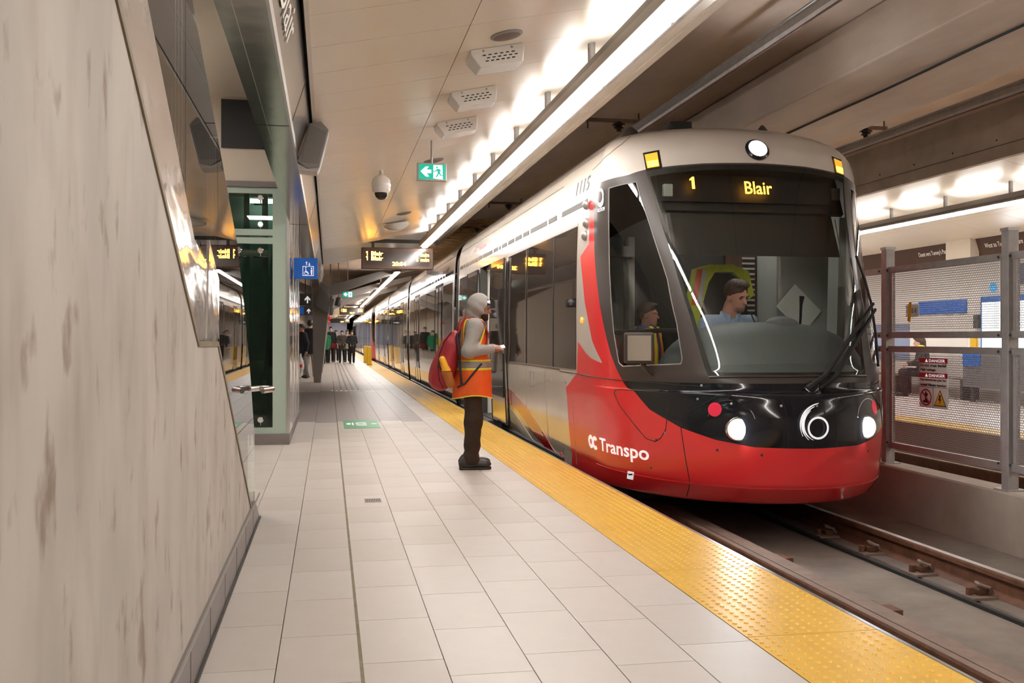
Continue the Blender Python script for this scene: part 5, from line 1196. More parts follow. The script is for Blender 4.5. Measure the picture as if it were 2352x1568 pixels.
class Head:
    def __init__(s, c, yaw=0., pitch=0., roll=0., k=1.):
        s.c = np.array(c, float); s.k = k
        s.M = np.array(Matrix.Rotation(yaw, 3, 'Z') @ Matrix.Rotation(pitch, 3, 'Y') @ Matrix.Rotation(roll, 3, 'X'))
    def L(s, p): return ((p-s.c)@s.M)/s.k
    def skin(s, p):
        q = s.L(p); ay = np.stack([q[:, 0], np.abs(q[:, 1]), q[:, 2]], 1)
        d = smin(ell(q, (-.015, 0, .03), (.098, .077, .098)), ell(q, (.030, 0, -.045), (.062, .056, .072)), .035)
        d = smin(d, ell(q, (.066, 0, -.098), (.026, .028, .022)), .02)
        d = smin(d, cap(q, (.086, 0, .008), (.108, 0, -.030), .008, .0135), .012)
        d = smin(d, ell(q, (.083, 0, .026), (.014, .050, .011)), .015)
        d = smin(d, ell(q, (.083, 0, -.066), (.012, .024, .010)), .008)
        d = -smin(-d, np.linalg.norm(ay-np.array([.094, .032, .003]), axis=1)-.014, .010)
        d = smin(d, ell(ay, (-.008, .078, -.008), (.022, .010, .032)), .008)
        d = smin(d, cap(q, (-.025, 0, -.07), (-.045, 0, -.19), .054, .058), .02)
        return d*s.k
    def hair(s, p, th=.010, line=.006, slope=.74):
        q = s.L(p); d = ell(q, (-.018, 0, .032), (.098+th, .077+th, .098+th)); d = smin(d, ell(q, (.025, .01, .108), (.075, .062, .030)), .03)
        rough = .0014*np.sin(q[:, 0]*150+q[:, 1]*60)*np.sin(q[:, 1]*170+q[:, 2]*90)
        edge = line+slope*q[:, 0]+.012*np.sin(q[:, 1]*75)+.008*np.sin(q[:, 0]*90)-.25*np.maximum(np.abs(q[:, 1])-.05, 0)
        return np.maximum(d+rough, (edge-q[:, 2])*.8)*s.k
    def beard(s, p, th=.0035):
        q = s.L(p); d = smin(ell(q, (.030, 0, -.045), (.062+th, .056+th, .072+th)), ell(q, (.066, 0, -.098), (.026+th, .028+th, .022+th)), .02)
        mouth = ell(q, (.09, 0, -.064), (.03, .022, .009))
        return np.maximum(np.maximum(d, -mouth), np.maximum(q[:, 2]+.052, .015-q[:, 0]))*s.k
    def add(s, fr, parent, hairm, h=.006, hair=True, beard=None, brow='hair_dark'):
        c = s.c; b = .16*s.k
        if hair: fr.mesh('hair', s.hair, c-b, c+b, h, hairm, parent)
        if beard: fr.mesh('beard', s.beard, c-b, c+b, h*.8, beard, parent)
        for sy in (-1, 1):
            e = np.array([.0765, sy*.032, .003]); g = lambda p, e=e: (np.linalg.norm(s.L(p)-e, axis=1)-.0112)*s.k
            w_ = s.M@(e*s.k)+c; fr.mesh('eye', g, w_-.02*s.k, w_+.02*s.k, .003*s.k, 'eye', parent)
            e2 = np.array([.092, sy*.034, .022]); g2 = lambda p, e2=e2: ell(s.L(p), e2, (.008, .020, .005))*s.k
            w2 = s.M@(e2*s.k)+c; fr.mesh('eyebrow', g2, w2-.03*s.k, w2+.03*s.k, .0035*s.k, brow, parent)
def hand_sdf(p, w_, d, up, k=1., curl=.5, thumb_side=1.):
    """palm and five fingers; w_ wrist, d direction of the hand, up = back of the hand"""
    d = np.array(d, float); d /= np.linalg.norm(d); up = np.array(up, float); up -= d*(up@d); up /= np.linalg.norm(up); sd = np.cross(up, d)
    W = lambda a, b, c: np.array(w_)+(d*a+sd*b+up*c)*k
    out = smin(cap(p, W(.0, 0, 0), W(.03, 0, 0), .024*k, .027*k), cap(p, W(.035, -.02, 0), W(.035, .02, 0), .019*k), .02)
    out = smin(out, cap(p, W(.07, -.026, 0), W(.07, .026, 0), .013*k), .03)
    for b, L_ in ((-.030, .060), (-.011, .072), (.010, .068), (.030, .052)):
        a0 = W(.078, b, 0); a1 = W(.078+L_*.5, b*1.05, -.012*curl*2); a2 = W(.078+L_*(.5+.25*(1-curl)), b*1.05, -.03-.035*curl)
        out = smin(out, chain(p, (a0, a1, a2), (.0095*k, .0085*k, .007*k), .006), .008)
    t0 = W(.02, thumb_side*.025, -.006); t1 = W(.055, thumb_side*.048, -.018); t2 = W(.085, thumb_side*.042, -.026)
    return smin(out, chain(p, (t0, t1, t2), (.013*k, .011*k, .008*k), .01), .012)
M['skin_a'] = mat('skin_brown', (.33,.17,.105), .5, var=.08, vscale=20); M['skin_b'] = mat('skin_fair', (.55,.27,.20), .5, var=.1, vscale=20); M['skin_c'] = mat('skin_light', (.62,.37,.28), .5)
M['hair_dark'] = mat('hair_dark', (.018,.013,.010), .55, bump=.5, bscale=160, stretch=(1,1,.3)); M['hair_brown'] = mat('hair_brown', (.065,.035,.022), .55, bump=.5, bscale=160); M['stubble'] = mat('stubble', (.20,.12,.09), .6)
M['eye'] = mat('eye', (.16,.10,.08), .2)
M['hoodie'] = mat('grey_hoodie', (.36,.345,.325), .9, var=.15, vscale=12, bump=.35, bscale=14, bdist=.02); M['vest_or'] = mat('safety_orange', (.90,.13,.018), .75, var=.10, vscale=8, bump=.3, bscale=8, bdist=.02)
M['lime'] = mat('lime_piping', (.78,.72,.06), .7); M['tape'] = mat('silver_tape', (.30,.285,.275), .45); M['jeans'] = mat('dark_brown_trousers', (.040,.022,.012), .9, var=.35, vscale=10, bump=.5, bscale=10, bdist=.02)
M['shoe'] = mat('dark_leather_shoe', (.035,.03,.026), .45, bump=.3, bscale=40); M['sole'] = mat('shoe_sole', (.03,.026,.022), .7); M['navy'] = mat('navy_knit', (.010,.012,.035), .85, bump=.4, bscale=120)
M['bag_red'] = mat('backpack_red', (.36,.012,.022), .6, var=.25, vscale=9, bump=.35, bscale=12, bdist=.02); M['bag_yellow'] = mat('bottle_yellow', (.85,.42,.02), .4); M['bag_mesh'] = mat('pocket_mesh', (.40,.13,.02), .7); M['lace'] = mat('lace', (.12,.11,.10), .7)
M['blue_shirt'] = mat('pale_blue_shirt', (.30,.39,.54), .8, var=.12, vscale=9, bump=.3, bscale=12, bdist=.02)
# ---- the worker on the platform (local frame faces +x, seen from his right)
man = Frame((1.385, 9.6, 0), 0.)
HD = Head((.075, 0, 1.565), yaw=-.05, pitch=.10, k=.98)
RA = [(.0, -.185, 1.385), (-.075, -.245, 1.150), (.155, -.195, 1.168)]; LA = [(.0, .185, 1.385), (-.05, .25, 1.14), (.165, .145, 1.18)]
def torso(p, o=0.):
    d = smin(ell(p, (.0, 0, 1.20), (.125+o, .185+o, .27+o)), ell(p, (.005, 0, .93), (.120+o, .170+o, .22+o)), .08)
    return smin(d, cap(p, (-.01, -.13, 1.38), (-.01, .13, 1.38), .075+o), .06)
LEG = {-1: [(-.01, -.085, .86), (-.005, -.10, .47), (-.025, -.10, .10)], 1: [(.0, .085, .86), (.03, .10, .47), (.0, .11, .10)]}
def legs(p, o=0.):
    d = None
    for s in (-1, 1):
        c = chain(p, LEG[s], (.085+o, .060+o, .045+o), .03); d = c if d is None else smin(d, c, .03)
    return d
def body_fn(p):
    d = smin(torso(p, -.02), HD.skin(p), .03); d = smin(d, legs(p, -.015), .04)
    for A in (RA, LA): d = smin(d, chain(p, A, (.045, .038, .026), .02), .03)
    d = smin(d, hand_sdf(p, (.165, -.195, 1.170), (1, .10, .12), (.0, -.6, .8), .95, .55, 1.), .012)
    return smin(d, hand_sdf(p, (.172, .140, 1.182), (1, -.25, .05), (0, .7, .7), .95, .6, -1.), .012)
mb0 = man.mesh('person', body_fn, (-.30, -.36, .02), (.40, .36, 1.72), .0075, 'skin_a')
tag(mb0, 'worker in grey hood, orange safety vest and red backpack facing the tram', 'person')
HD.add(man, mb0, 'hair_dark', .006, False, 'hair_dark')
def hoodie_fn(p):
    d = torso(p, .012)
    for A in (RA, LA):
        sl = chain(p, A, (.078, .063, .043), .03); d = smin(d, sl, .05)
    d = np.maximum(d, .80-p[:, 2]); d = np.maximum(d, p[:, 2]-1.47)
    cuff = np.minimum(cap(p, (.12, -.197, 1.166), (.162, -.195, 1.169), .036), cap(p, (.13, .155, 1.178), (.17, .142, 1.18), .036))
    return smin(d, cuff, .01)
man.mesh('hoodie', hoodie_fn, (-.30, -.36, .78), (.28, .36, 1.76), .0075, 'hoodie', mb0, 'grey hoodie with the hood up')
def hood_fn(p):
    q = HD.L(p)
    hood = ell(q, (-.016, 0, .018), (.122, .104, .138)); hood = smin(hood, cap(q, (-.062, 0, .05), (-.090, 0, -.10), .042), .05); hood = smin(hood, ell(q, (-.04, 0, -.185), (.125, .15, .07)), .06); hood = hood+.004*np.sin(q[:, 0]*34+q[:, 2]*60)*np.clip(-q[:, 2]*9+1., 0, 1.4)
    cav = smin(ell(q, (.050, 0, -.015), (.140, .086, .124)), cap(q, (.10, 0, -.06), (.115, 0, -.20), .06), .04); hood = np.maximum(hood, -cav); hood = np.maximum(hood, q[:, 0]-.062-.15*np.maximum(-q[:, 2], 0))
    return hood
man.mesh('hood', hood_fn, (-.16, -.20, 1.33), (.22, .20, 1.76), .005, 'hoodie', mb0, 'grey hood pulled up')
armcut = lambda p: np.minimum(chain(p, RA[:2], (.098, .085)), chain(p, LA[:2], (.098, .085)))
def vest_fn(p, o=.030, lo=.705, flare=True):
    c = np.clip((1.0-p[:, 2])/.3, 0, 1)
    q = p.copy(); q[:, 0] = (p[:, 0]-.01)/(1+.16*c)+.01; q[:, 1] = p[:, 1]/(1+.20*c)
    base = smin(torso(q, o), cap(q, (.0, 0, 1.0), (.0, 0, .66), .150+o-.01), .06)
    d = np.maximum(base, lo+.03*np.cos(p[:, 0]*9)-p[:, 2]-.02); d = np.maximum(d, p[:, 2]-1.462)
    d = np.maximum(d, -armcut(p))
    v = HD.L(p); d = np.maximum(d, -(cap(p, (.03, 0, 1.46), (.16, 0, 1.22), .085, .012)))
    return d
man.mesh('vest', vest_fn, (-.24, -.26, .64), (.24, .26, 1.48), .0075, 'vest_or', mb0, 'orange safety vest')
def band(z0, z1, o): return lambda p: np.maximum(vest_fn(p, .030+o), np.maximum(z0-p[:, 2], p[:, 2]-z1))
for z0, z1, o, m_ in ((.965, .988, .004, 'lime'), (.988, 1.045, .0055, 'tape'), (1.045, 1.068, .004, 'lime')):
    man.mesh('reflective_band', band(z0, z1, o), (-.26, -.28, .92), (.26, .28, 1.10), .0065, m_, mb0)
man.mesh('vest_hem', lambda p: np.maximum(vest_fn(p, .034), p[:, 2]-(.718+.03*np.cos(p[:, 0]*9)-.02)), (-.26, -.28, .64), (.26, .28, .78), .0065, 'lime', mb0)
man.mesh('arm_piping', lambda p: np.maximum(np.maximum(vest_fn(p, .034), armcut(p)-.012), .0-(p[:, 2]-1.07)), (-.26, -.30, 1.05), (.26, .30, 1.48), .0065, 'lime', mb0)
def shoulder_tape(p):
    d = vest_fn(p, .036); ay = np.abs(p[:, 1]); return np.maximum(d, np.maximum(np.abs(ay-.105)-.026, 1.07-p[:, 2]))
man.mesh('shoulder_tape', shoulder_tape, (-.26, -.28, 1.05), (.26, .28, 1.50), .0065, 'tape', mb0)
def trous(p):
    d = None
    for s in (-1, 1):
        L_ = LEG[s]; pts = [L_[0], L_[1], (L_[2][0], L_[2][1], .075)]; c = chain(p, pts, (.088, .083, .074), .04); d = c if d is None else smin(d, c, .02)
    d = smin(d, ell(p, (0, 0, .82), (.105, .140, .10)), .06)
    d = d+.006*np.sin(p[:, 2]*46+6*p[:, 0])*np.exp(-((p[:, 2]-.12)/.16)**2)+.003*np.sin(p[:, 2]*30+p[:, 1]*20)
    return np.maximum(np.maximum(d, .052-p[:, 2]), p[:, 2]-.80)
man.mesh('trousers', trous, (-.26, -.30, .03), (.26, .30, .99), .0085, 'jeans', mb0, 'dark brown trousers')
for s, a in ((-1, -.02), (1, .05)):
    fx, fy = LEG[s][2][0], LEG[s][2][1]
    def shoe(p, fx=fx, fy=fy):
        d = smin(ell(p, (fx+.03, fy, .058), (.155, .048, .042)), ell(p, (fx-.04, fy, .075), (.072, .043, .062)), .03)
        d = smin(d, ell(p, (fx+.125, fy-.0, .05), (.07, .05, .036)), .02); return np.maximum(d, .022-p[:, 2])
    sh = man.mesh('shoe', shoe, (fx-.16, fy-.08, .0), (fx+.24, fy+.08, .16), .006, 'shoe', mb0)
    man.mesh('sole', lambda p, fx=fx, fy=fy: np.maximum(smin(ell(p, (fx-.035, fy, .015), (.085, .048, .06)), ell(p, (fx+.09, fy, .015), (.108, .054, .06)), .04), np.maximum(p[:, 2]-.026, .0-p[:, 2])), (fx-.16, fy-.08, -.02), (fx+.24, fy+.08, .06), .006, 'sole', sh)
    for k in range(4):
        x = 1.385+fx+.045+.024*k; z = .102-.009*k
        MB().tube([(x, 9.6+fy-.038, z-.018), (x+.006, 9.6+fy-.015, z+.002), (x, 9.6+fy+.015, z+.002), (x+.006, 9.6+fy+.038, z-.018)], .004, 5).build('lace', 'lace', sh)
def beanie(p):
    q = HD.L(p); d = ell(q, (-.006, 0, .036), (.106, .084, .102)); return np.maximum(d, .036+.10*q[:, 0]-q[:, 2])
bn_ = man.mesh('beanie', beanie, (-.1, -.13, 1.5), (.24, .13, 1.74), .006, 'navy', mb0, 'navy knit beanie with white letters')
def tpt(q): return man.loc+(HD.M@(np.array(q)*HD.k)+HD.c)
fo = Vector(tpt((.060, -.064, .056))); fr_d = Vector(tpt((.100, -.032, .060)))-fo
text('lettering', 'VT', 'sign_white', fo, fr_d, (-.30, .15, 1), .04, bn_, .003, fit=(.050, .030), bold=.004)
# small white object in his hand
tag(MB().obox((1.385+.262, 9.6-.165, 1.19), (.032, .01, .006), (-.004, .018, .012), (0, -.003, .004)).build('phone', 'sign_white', bevel=.002), 'small white object held in the hand of the worker', 'phone')
# backpack
bp = thing('backpack', 'red backpack with a yellow bottle worn by the worker in the vest', 'backpack', (1.16, 9.6, .78))
def pack(p):
    q = p-np.array([-.265, 0, 1.045]); t = math.radians(-17); c, s = math.cos(t), math.sin(t)
    x = c*q[:, 0]+s*q[:, 2]; z = -s*q[:, 0]+c*q[:, 2]; u = np.stack([x, q[:, 1], z], 1)
    d = smin(ell(u, (0, 0, -.09), (.125, .165, .20)), ell(u, (.01, 0, .10), (.095, .15, .22)), .06)
    d = smin(d, rbox(u, (.0, 0, -.02), (.09, .14, .24), .06), .05)
    return np.maximum(d, -(torso(p, .026)))
man.mesh('bag', pack, (-.48, -.22, .70), (-.02, .22, 1.46), .009, 'bag_red', bp)
W = lambda x, y, z: (1.385+x, 9.6+y, z)
for s in (-1, 1):
    pts = [W(-.17, s*.10, 1.30), W(-.10, s*.115, 1.455), W(-.01, s*.125, 1.478), W(.09, s*.13, 1.425), W(.135, s*.15, 1.31), W(.10, s*.19, 1.17)]
    P = []
    for (a, b) in zip(pts[:-1], pts[1:]):
        for k in range(4): P.append(Vector(a).lerp(Vector(b), k/4))
    P.append(Vector(pts[-1])); mbs = MB()
    for a, b in zip(P[:-1], P[1:]):
        d = (b-a); n = Vector((0, 1, 0)); up_ = d.cross(n).normalized(); mbs.obox((a+b)/2, d*.56, n*.028, up_*.007)
    mbs.build('shoulder_strap', 'bag_red', bp)
    MB().tube([W(.06, s*.215, 1.03), W(-.03, s*.225, .93), W(-.10, s*.205, .84), W(-.17, s*.165, .80)], .010, 6).build('lower_strap', 'rubber', bp)
    MB().tube([W(-.17, s*.155, 1.32), W(-.155, s*.185, 1.15), W(-.145, s*.19, .98), W(-.13, s*.175, .83)], .012, 6).build('side_piping', 'rubber', bp)
def on_pack(x, z):
    ys = np.linspace(-.24, 0, 400); f_ = pack(np.stack([np.full(400, x), ys, np.full(400, z)], 1)); i = int(np.argmax(f_ < 0)); return W(x, ys[i]-.004, z)
MB().tube([on_pack(x, z) for x, z in ((-.235, 1.33), (-.29, 1.24), (-.335, 1.12), (-.355, 1.0), (-.345, .88), (-.305, .80))], .006, 5).build('zip', 'rubber', bp)
MB().tube([on_pack(x, z) for x, z in ((-.355, 1.02), (-.33, .98), (-.30, .96), (-.27, .955))], .005, 5).build('pocket_seam', 'rubber', bp)
bt = thing('bottle', 'yellow-orange drink bottle in the side pocket of the red backpack', 'bottle', (1.1, 9.42, .82))
def bot(p):
    a, b = (-.315, -.165, 1.075), (-.235, -.165, .84); return smin(cap(p, a, np.array(a)*.5+np.array(b)*.5, .030, .040), cap(p, np.array(a)*.5+np.array(b)*.5, b, .040, .040), .02)
man.mesh('flask', lambda p: np.maximum(bot(p), .955-p[:, 2]), (-.40, -.23, .93), (-.17, -.10, 1.14), .006, 'bag_yellow', bt)
man.mesh('pocket', lambda p: np.maximum(bot(p)-.006, p[:, 2]-.95), (-.40, -.24, .77), (-.15, -.09, .98), .006, 'bag_mesh', bp, 'amber mesh side pocket')
# ---- generic person
def person(lab, loc, heading, H=1.70, coat='dark', trousers='dark', hairm='hair_dark', skin='skin_c', res=.02, stride=.22, coat_len=.72, long_hair=False, hood=None, arms=((.10, .22), (-.10, .22)), group=None):
    k = H/1.72; fr = Frame(loc, heading, k); hd = Head((.02, 0, 1.60), k=1.)
    lg = {-1: [(0, -.085, .88), (stride*.6, -.09, .48), (stride*.9, -.09, .07)], 1: [(0, .085, .88), (-stride*.25, .09, .47), (-stride*1.1, .09, .10)]}
    am = {s: [(0, s*.19, 1.40), (arms[s > 0][0]*.4-.02, s*.24, 1.13), (arms[s > 0][0]+.05, s*arms[s > 0][1], .90+max(0, arms[s > 0][0]-.1)*1.2)] for s in (-1, 1)}
    def tor(p, o=0.): return smin(smin(ell(p, (0, 0, 1.20), (.12+o, .18+o, .28+o)), ell(p, (0, 0, .93), (.12+o, .17+o, .2+o)), .08), cap(p, (0, -.13, 1.41), (0, .13, 1.41), .065+o), .06)
    def bod(p):
        d = smin(tor(p, -.015), hd.skin(p), .03)
        for s in (-1, 1):
            d = smin(d, chain(p, lg[s], (.085, .058, .045), .03), .04); d = smin(d, chain(p, am[s], (.045, .038, .028), .02), .03)
            w_ = np.array(am[s][2]); d = smin(d, hand_sdf(p, w_, (.25, 0, -1), (0, s, 0), 1., .4, 1.), .012)
        return d
    B = fr.mesh('person', bod, (-.45, -.42, .0), (.5, .42, 1.78), max(.009, res*.75), skin)
    tag(B, lab, 'person', group)
    def ct(p):
        d = tor(p, .025); d = smin(d, np.maximum(cap(p, (0, 0, 1.0), (0, 0, coat_len), .15, .175), coat_len-p[:, 2]), .06)
        d = np.maximum(d, coat_len-p[:, 2])
        for s in (-1, 1): d = smin(d, chain(p, am[s], (.075, .062, .045), .03), .04)
        return np.maximum(d, p[:, 2]-1.49)
    fr.mesh('coat', ct, (-.42, -.42, .5), (.5, .42, 1.52), res, coat, B)
    def tr(p): return np.maximum(smin(chain(p, lg[-1], (.10, .075, .06), .03), chain(p, lg[1], (.10, .075, .06), .03), .03), p[:, 2]-.95)
    fr.mesh('trousers', tr, (-.45, -.3, .0), (.45, .3, 1.0), res, trousers, B)
    for s in (-1, 1):
        a = np.array(lg[s][2]); fr.mesh('shoe', lambda p, a=a: np.maximum(ell(p, (a[0]+.06, a[1], a[2]-.015), (.145, .05, .055)), -p[:, 2]), (a[0]-.15, a[1]-.09, -.01), (a[0]+.26, a[1]+.09, .2), min(res, .014), 'sole', B)
    b = .17
    hr = hd.hair if not long_hair else (lambda p: smin(hd.hair(p, .02), cap(p, (-.05, 0, 1.60), (-.06, 0, 1.40), .085, .06), .04))
    fr.mesh('hair', hr, (-.2, -.17, 1.30), (.2, .17, 1.80), min(res, .012), hairm, B)
    if hood: fr.mesh('hood', lambda p: np.maximum(ell(hd.L(p), (-.03, 0, .02), (.135, .115, .15)), -ell(hd.L(p), (.05, 0, -.02), (.14, .085, .125))), (-.2, -.17, 1.40), (.2, .17, 1.80), min(res, .012), hood, B)
    return B
for nm, c in dict(c_green=(.02,.20,.09), c_black=(.016,.015,.016), c_olive=(.075,.062,.05), c_beige=(.45,.40,.34), c_navy=(.02,.022,.035), c_grey=(.20,.19,.19), c_blue=(.04,.06,.12), c_tan=(.42,.38,.34), c_red=(.30,.03,.03), c_dkgrey=(.05,.045,.045)).items(): M[nm] = mat('cloth_'+nm[2:], c, .85, var=.15, vscale=10)
dn = -math.pi/2
crowd = 'people walking up the far platform'
person('distant person in a green coat and hood walking beside the steel column', (-.15, 49.5, 0), dn+.1, 1.62, 'c_green', 'c_black', hood='c_green', group=crowd)
person('tall distant person in a black coat holding a red bag', (.10, 51, 0), dn, 1.82, 'c_black', 'c_black', group=crowd)
person('distant person in an olive jacket and dark trousers in the middle of the group', (.66, 50.5, 0), dn-.1, 1.62, 'c_olive', 'c_navy', group=crowd, arms=((.22, .1), (.22, .1)))
person('distant woman in a pale beige coat behind the olive jacket', (.95, 52.2, 0), dn, 1.66, 'c_beige', 'c_black', 'hair_brown', long_hair=True, group=crowd)
person('distant person in a pale jacket half hidden at the back of the group', (.38, 53.5, 0), dn, 1.66, 'c_tan', 'c_dkgrey', group=crowd)
person('distant woman in a long black coat walking nearest the tram', (1.12, 49.0, 0), dn, 1.60, 'c_black', 'c_black', long_hair=True, coat_len=.55, group=crowd, arms=((.2, .08), (.2, .08)), stride=.08)
yb_ = thing('yellow_bag', 'yellow bag carried by the distant person in green', 'bag', (-.45, 49.3, .85)); MB().box(-.53, -.37, 49.1, 49.3, .72, 1.12).build('sack', 'lime', yb_, bevel=.02); MB().tube([(-.50, 49.2, 1.12), (-.45, 49.25, 1.24), (-.40, 49.2, 1.12)], .008, 5).build('handle', 'lime', yb_)
rb_ = thing('red_bag', 'red handbag held by the tall distant person in black', 'bag', (.25, 50.7, .8)); MB().box(.12, .42, 50.66, 50.78, .72, .98).build('body', 'c_red', rb_, bevel=.02); MB().tube([(.16, 50.72, .98), (.27, 50.72, 1.12), (.38, 50.72, .98)], .01, 5).build('handle', 'c_red', rb_)
person('man with short hair in a dark jacket and grey trousers beside the lift panel', (-.80, 31.0, 0), 3.6, 1.68, 'c_navy', 'c_grey', 'hair_dark', 'skin_b', .014, .12)
person('person in a black coat and pale trousers partly hidden by the steel column', (-.58, 31.9, 0), 1.3, 1.82, 'c_black', 'c_tan', 'hair_dark', 'skin_c', .014, .20)
cb_ = thing('carrier_bag', 'white plastic carrier bag with red print held beside the lift panel', 'bag', (-.84, 30.7, .2))
cbf = Frame((-.84, 30.70, 0), 0.)
cbf.mesh('sack', lambda p: smin(ell(p, (0, 0, .42), (.11, .10, .20)), cap(p, (0, 0, .55), (0, 0, .78), .07, .02), .06)+.004*np.sin(p[:, 0]*90+p[:, 2]*60), (-.2, -.2, .15), (.2, .2, .85), .012, 'white', cb_)
MB().obox((-.84, 30.592, .42), (.05, 0, 0), (0, .004, 0), (0, 0, .05)).build('red_print', 'train_red', cb_)
# ---- seated woman on the opposite platform
def seated(lab, loc, heading, coat, trousers, hairm, skin, res=.016, scarf=None):
    fr = Frame(loc, heading, 1.); hd = Head((.10, 0, 1.20), yaw=.0, pitch=.15)
    am = {s: [(.03, s*.18, 1.00), (.10, s*.23, .76), (.30, s*.12, .72)] for s in (-1, 1)}
    lg = {s: [(.0, s*.09, .54), (.42, s*.10, .54), (.40, s*.10, .07)] for s in (-1, 1)}
    tor = lambda p, o=0.: smin(smin(ell(p, (.02, 0, .86), (.12+o, .17+o, .24+o)), ell(p, (-.02, 0, .58), (.14+o, .17+o, .14+o)), .08), cap(p, (.02, -.12, 1.02), (.02, .12, 1.02), .065+o), .06)
    def bod(p):
        d = smin(tor(p, -.015), hd.skin(p), .03)
        for s in (-1, 1):
            d = smin(d, chain(p, lg[s], (.085, .06, .045), .03), .04); d = smin(d, chain(p, am[s], (.045, .038, .028), .02), .03)
            d = smin(d, hand_sdf(p, am[s][2], (1, -s*.4, -.2), (0, 0, 1), 1., .5, 1.), .012)
        return d
    B = fr.mesh('person', bod, (-.25, -.36, .0), (.62, .36, 1.40), .011, skin); tag(B, lab, 'person')
    def ct(p):
        d = tor(p, .025)
        for s in (-1, 1): d = smin(d, chain(p, am[s], (.075, .062, .045), .03), .04)
        return np.maximum(np.maximum(d, p[:, 2]-1.09), .50-p[:, 2])
    fr.mesh('coat', ct, (-.25, -.36, .45), (.5, .36, 1.12), res, coat, B)
    fr.mesh('trousers', lambda p: smin(chain(p, lg[-1], (.11, .082, .06), .03), chain(p, lg[1], (.11, .082, .06), .03), .02), (-.2, -.3, .0), (.6, .3, .7), res, trousers, B)
    for s in (-1, 1):
        fr.mesh('shoe', lambda p, s=s: np.maximum(ell(p, (.45, s*.10, .05), (.14, .05, .055)), -p[:, 2]), (.28, s*.10-.09, -.01), (.64, s*.10+.09, .14), .012, 'sole', B)
    fr.mesh('hair', lambda p: smin(hd.hair(p, .02), cap(p, (.03, 0, 1.20), (.0, 0, 1.02), .085, .06), .04), (-.2, -.2, .92), (.3, .2, 1.42), .012, hairm, B)
    if scarf: fr.mesh('scarf', lambda p: np.abs(cap(p, (.04, -.03, 1.07), (.05, .03, 1.05), .085))-.015, (-.12, -.2, .92), (.22, .2, 1.18), .010, scarf, B)
    return B
seated('seated woman with long brown hair and yellow scarf seen through the mesh fence', (12.75, 19.55, -.02), 2.7, 'c_dkgrey', 'c_black', 'hair_brown', 'skin_c', scarf='lime')
# ---- tram driver
dr = Frame((3.80, 9.02, 0), -math.pi/2, 1.)
DH = Head((.13, .03, 1.675), yaw=.42, pitch=.30, roll=.12, k=1.16)
DA = {s: [(.02, s*.215, 1.41), (.10, s*.30, 1.16), (.36, s*.20, 1.16)] for s in (-1, 1)}
def dtor(p, o=0.):
    d = smin(ell(p, (.02, 0, 1.15), (.15+o, .22+o, .30+o)), cap(p, (.01, -.17, 1.42), (.01, .17, 1.42), .085+o), .08)
    return smin(d, ell(p, (.0, 0, .88), (.17+o, .22+o, .16+o)), .08)
def dbod(p):
    d = smin(dtor(p, -.02), DH.skin(p), .03)
    d = smin(d, cap(p, (.06, .01, 1.58), (.01, 0, 1.44), .072, .085), .03)
    for s in (-1, 1):
        d = smin(d, chain(p, DA[s], (.055, .045, .032), .02), .03); d = smin(d, hand_sdf(p, DA[s][2], (1, -s*.2, -.2), (0, 0, 1), 1., .5, -s), .012)
        d = smin(d, chain(p, [(0, s*.10, .84), (.36, s*.12, .82), (.36, s*.12, .36)], (.09, .065, .05), .03), .04)
    return d
db = dr.mesh('person', dbod, (-.25, -.42, .32), (.62, .42, 1.90), .009, 'skin_b'); tag(db, 'driver in a pale blue shirt seated in the tram cab looking down', 'person')
DH.add(dr, db, 'hair_brown', .006, True, None, 'hair_brown')
dr.mesh('goatee', lambda p: np.maximum(DH.beard(p, .003), np.maximum((.055-DH.L(p)[:, 0]), DH.L(p)[:, 2]+.075)), (-.05, -.2, 1.45), (.35, .25, 1.80), .006, 'stubble', db)
def dshirt(p):
    d = dtor(p, .015)
    for s in (-1, 1): d = smin(d, chain(p, DA[s][:2]+[tuple(np.array(DA[s][1])*.6+np.array(DA[s][2])*.4)], (.085, .075, .065), .03), .05)
    d = d+.004*np.sin(p[:, 1]*40+p[:, 2]*25); d = np.maximum(d, -cap(p, (.05, 0, 1.60), (.16, 0, 1.44), .085, .02)); return np.maximum(np.maximum(d, p[:, 2]-1.50), .80-p[:, 2])
ds_ = dr.mesh('shirt', dshirt, (-.25, -.45, .75), (.42, .45, 1.55), .0095, 'blue_shirt', db)
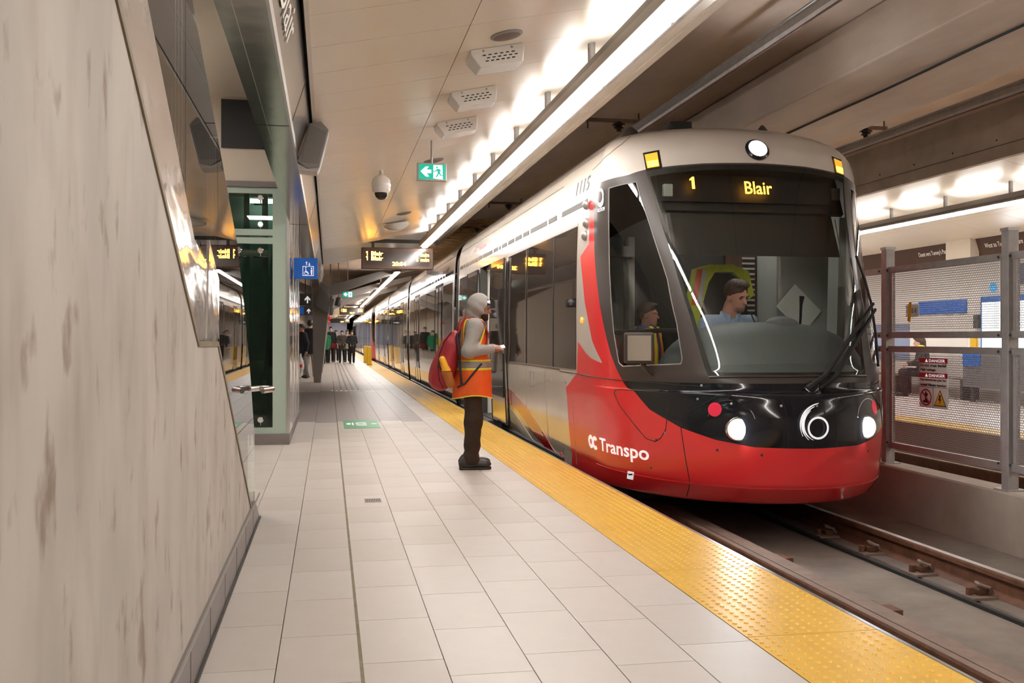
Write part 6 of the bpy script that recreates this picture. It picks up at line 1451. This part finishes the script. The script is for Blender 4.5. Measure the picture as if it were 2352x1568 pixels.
dr.mesh('collar', lambda p: np.maximum(np.maximum(np.abs(cap(p, (.03, 0, 1.44), (.045, .005, 1.53), .100, .088))-.007, p[:, 2]-1.535-.25*(.0-p[:, 0])), np.maximum(1.46-p[:, 2]-.3*(p[:, 0]), np.abs(p[:, 1])*-1+(p[:, 0]-.085)*.6)), (-.12, -.16, 1.38), (.2, .16, 1.58), .006, 'blue_shirt', db)
dr.mesh('trousers', lambda p: np.minimum(chain(p, [(0, -.10, .84), (.36, -.12, .82), (.36, -.12, .36)], (.11, .08, .07), .03), chain(p, [(0, .10, .84), (.36, .12, .82), (.36, .12, .36)], (.11, .08, .07), .03)), (-.2, -.3, .3), (.6, .3, 1.0), .015, 'c_black', db)
rd = thing('radio_microphone', 'black radio microphone clipped to the shirt of the driver', 'radio', (4.02, 8.83, 1.38))
MB().obox((4.0, 8.82, 1.375), (.028, 0, 0), (0, .018, 0), (.008, 0, .05)).build('body', 'black', rd, bevel=.01); MB().cyl((3.985, 8.82, 1.42), (3.95, 8.84, 1.52), .006, 6).build('aerial', 'black', rd)
# ---- second crew member seen through the cab side window
person('crew member in a safety vest standing in the cab, seen through the side window', (3.18, 9.62, .0), -math.pi/2+.9, 1.62, 'c_blue', 'c_black', 'hair_brown', 'skin_b', .014, .02)
v2 = Frame((3.18, 9.62, 0), -math.pi/2+.9, 1.62/1.72)
vv = thing('safety_vest', 'orange and yellow safety vest worn by the crew member in the cab', 'vest', (3.18, 9.62, 1.2))
t2 = lambda p, o: smin(smin(ell(p, (0, 0, 1.20), (.12+o, .18+o, .28+o)), ell(p, (0, 0, .93), (.12+o, .17+o, .2+o)), .08), cap(p, (0, -.13, 1.41), (0, .13, 1.41), .065+o), .06)
v2.mesh('fabric', lambda p: np.maximum(np.maximum(t2(p, .04), p[:, 2]-1.46), np.maximum(.9-p[:, 2], .05-np.abs(p[:, 1]))), (-.25, -.3, .85), (.25, .3, 1.5), .011, 'vest_or', vv)
v2.mesh('band', lambda p: np.maximum(np.maximum(t2(p, .046), np.abs(np.abs(p[:, 1])-.10)-.022), np.maximum(.9-p[:, 2], p[:, 2]-1.48)), (-.25, -.3, .85), (.25, .3, 1.5), .009, 'lime', vv)
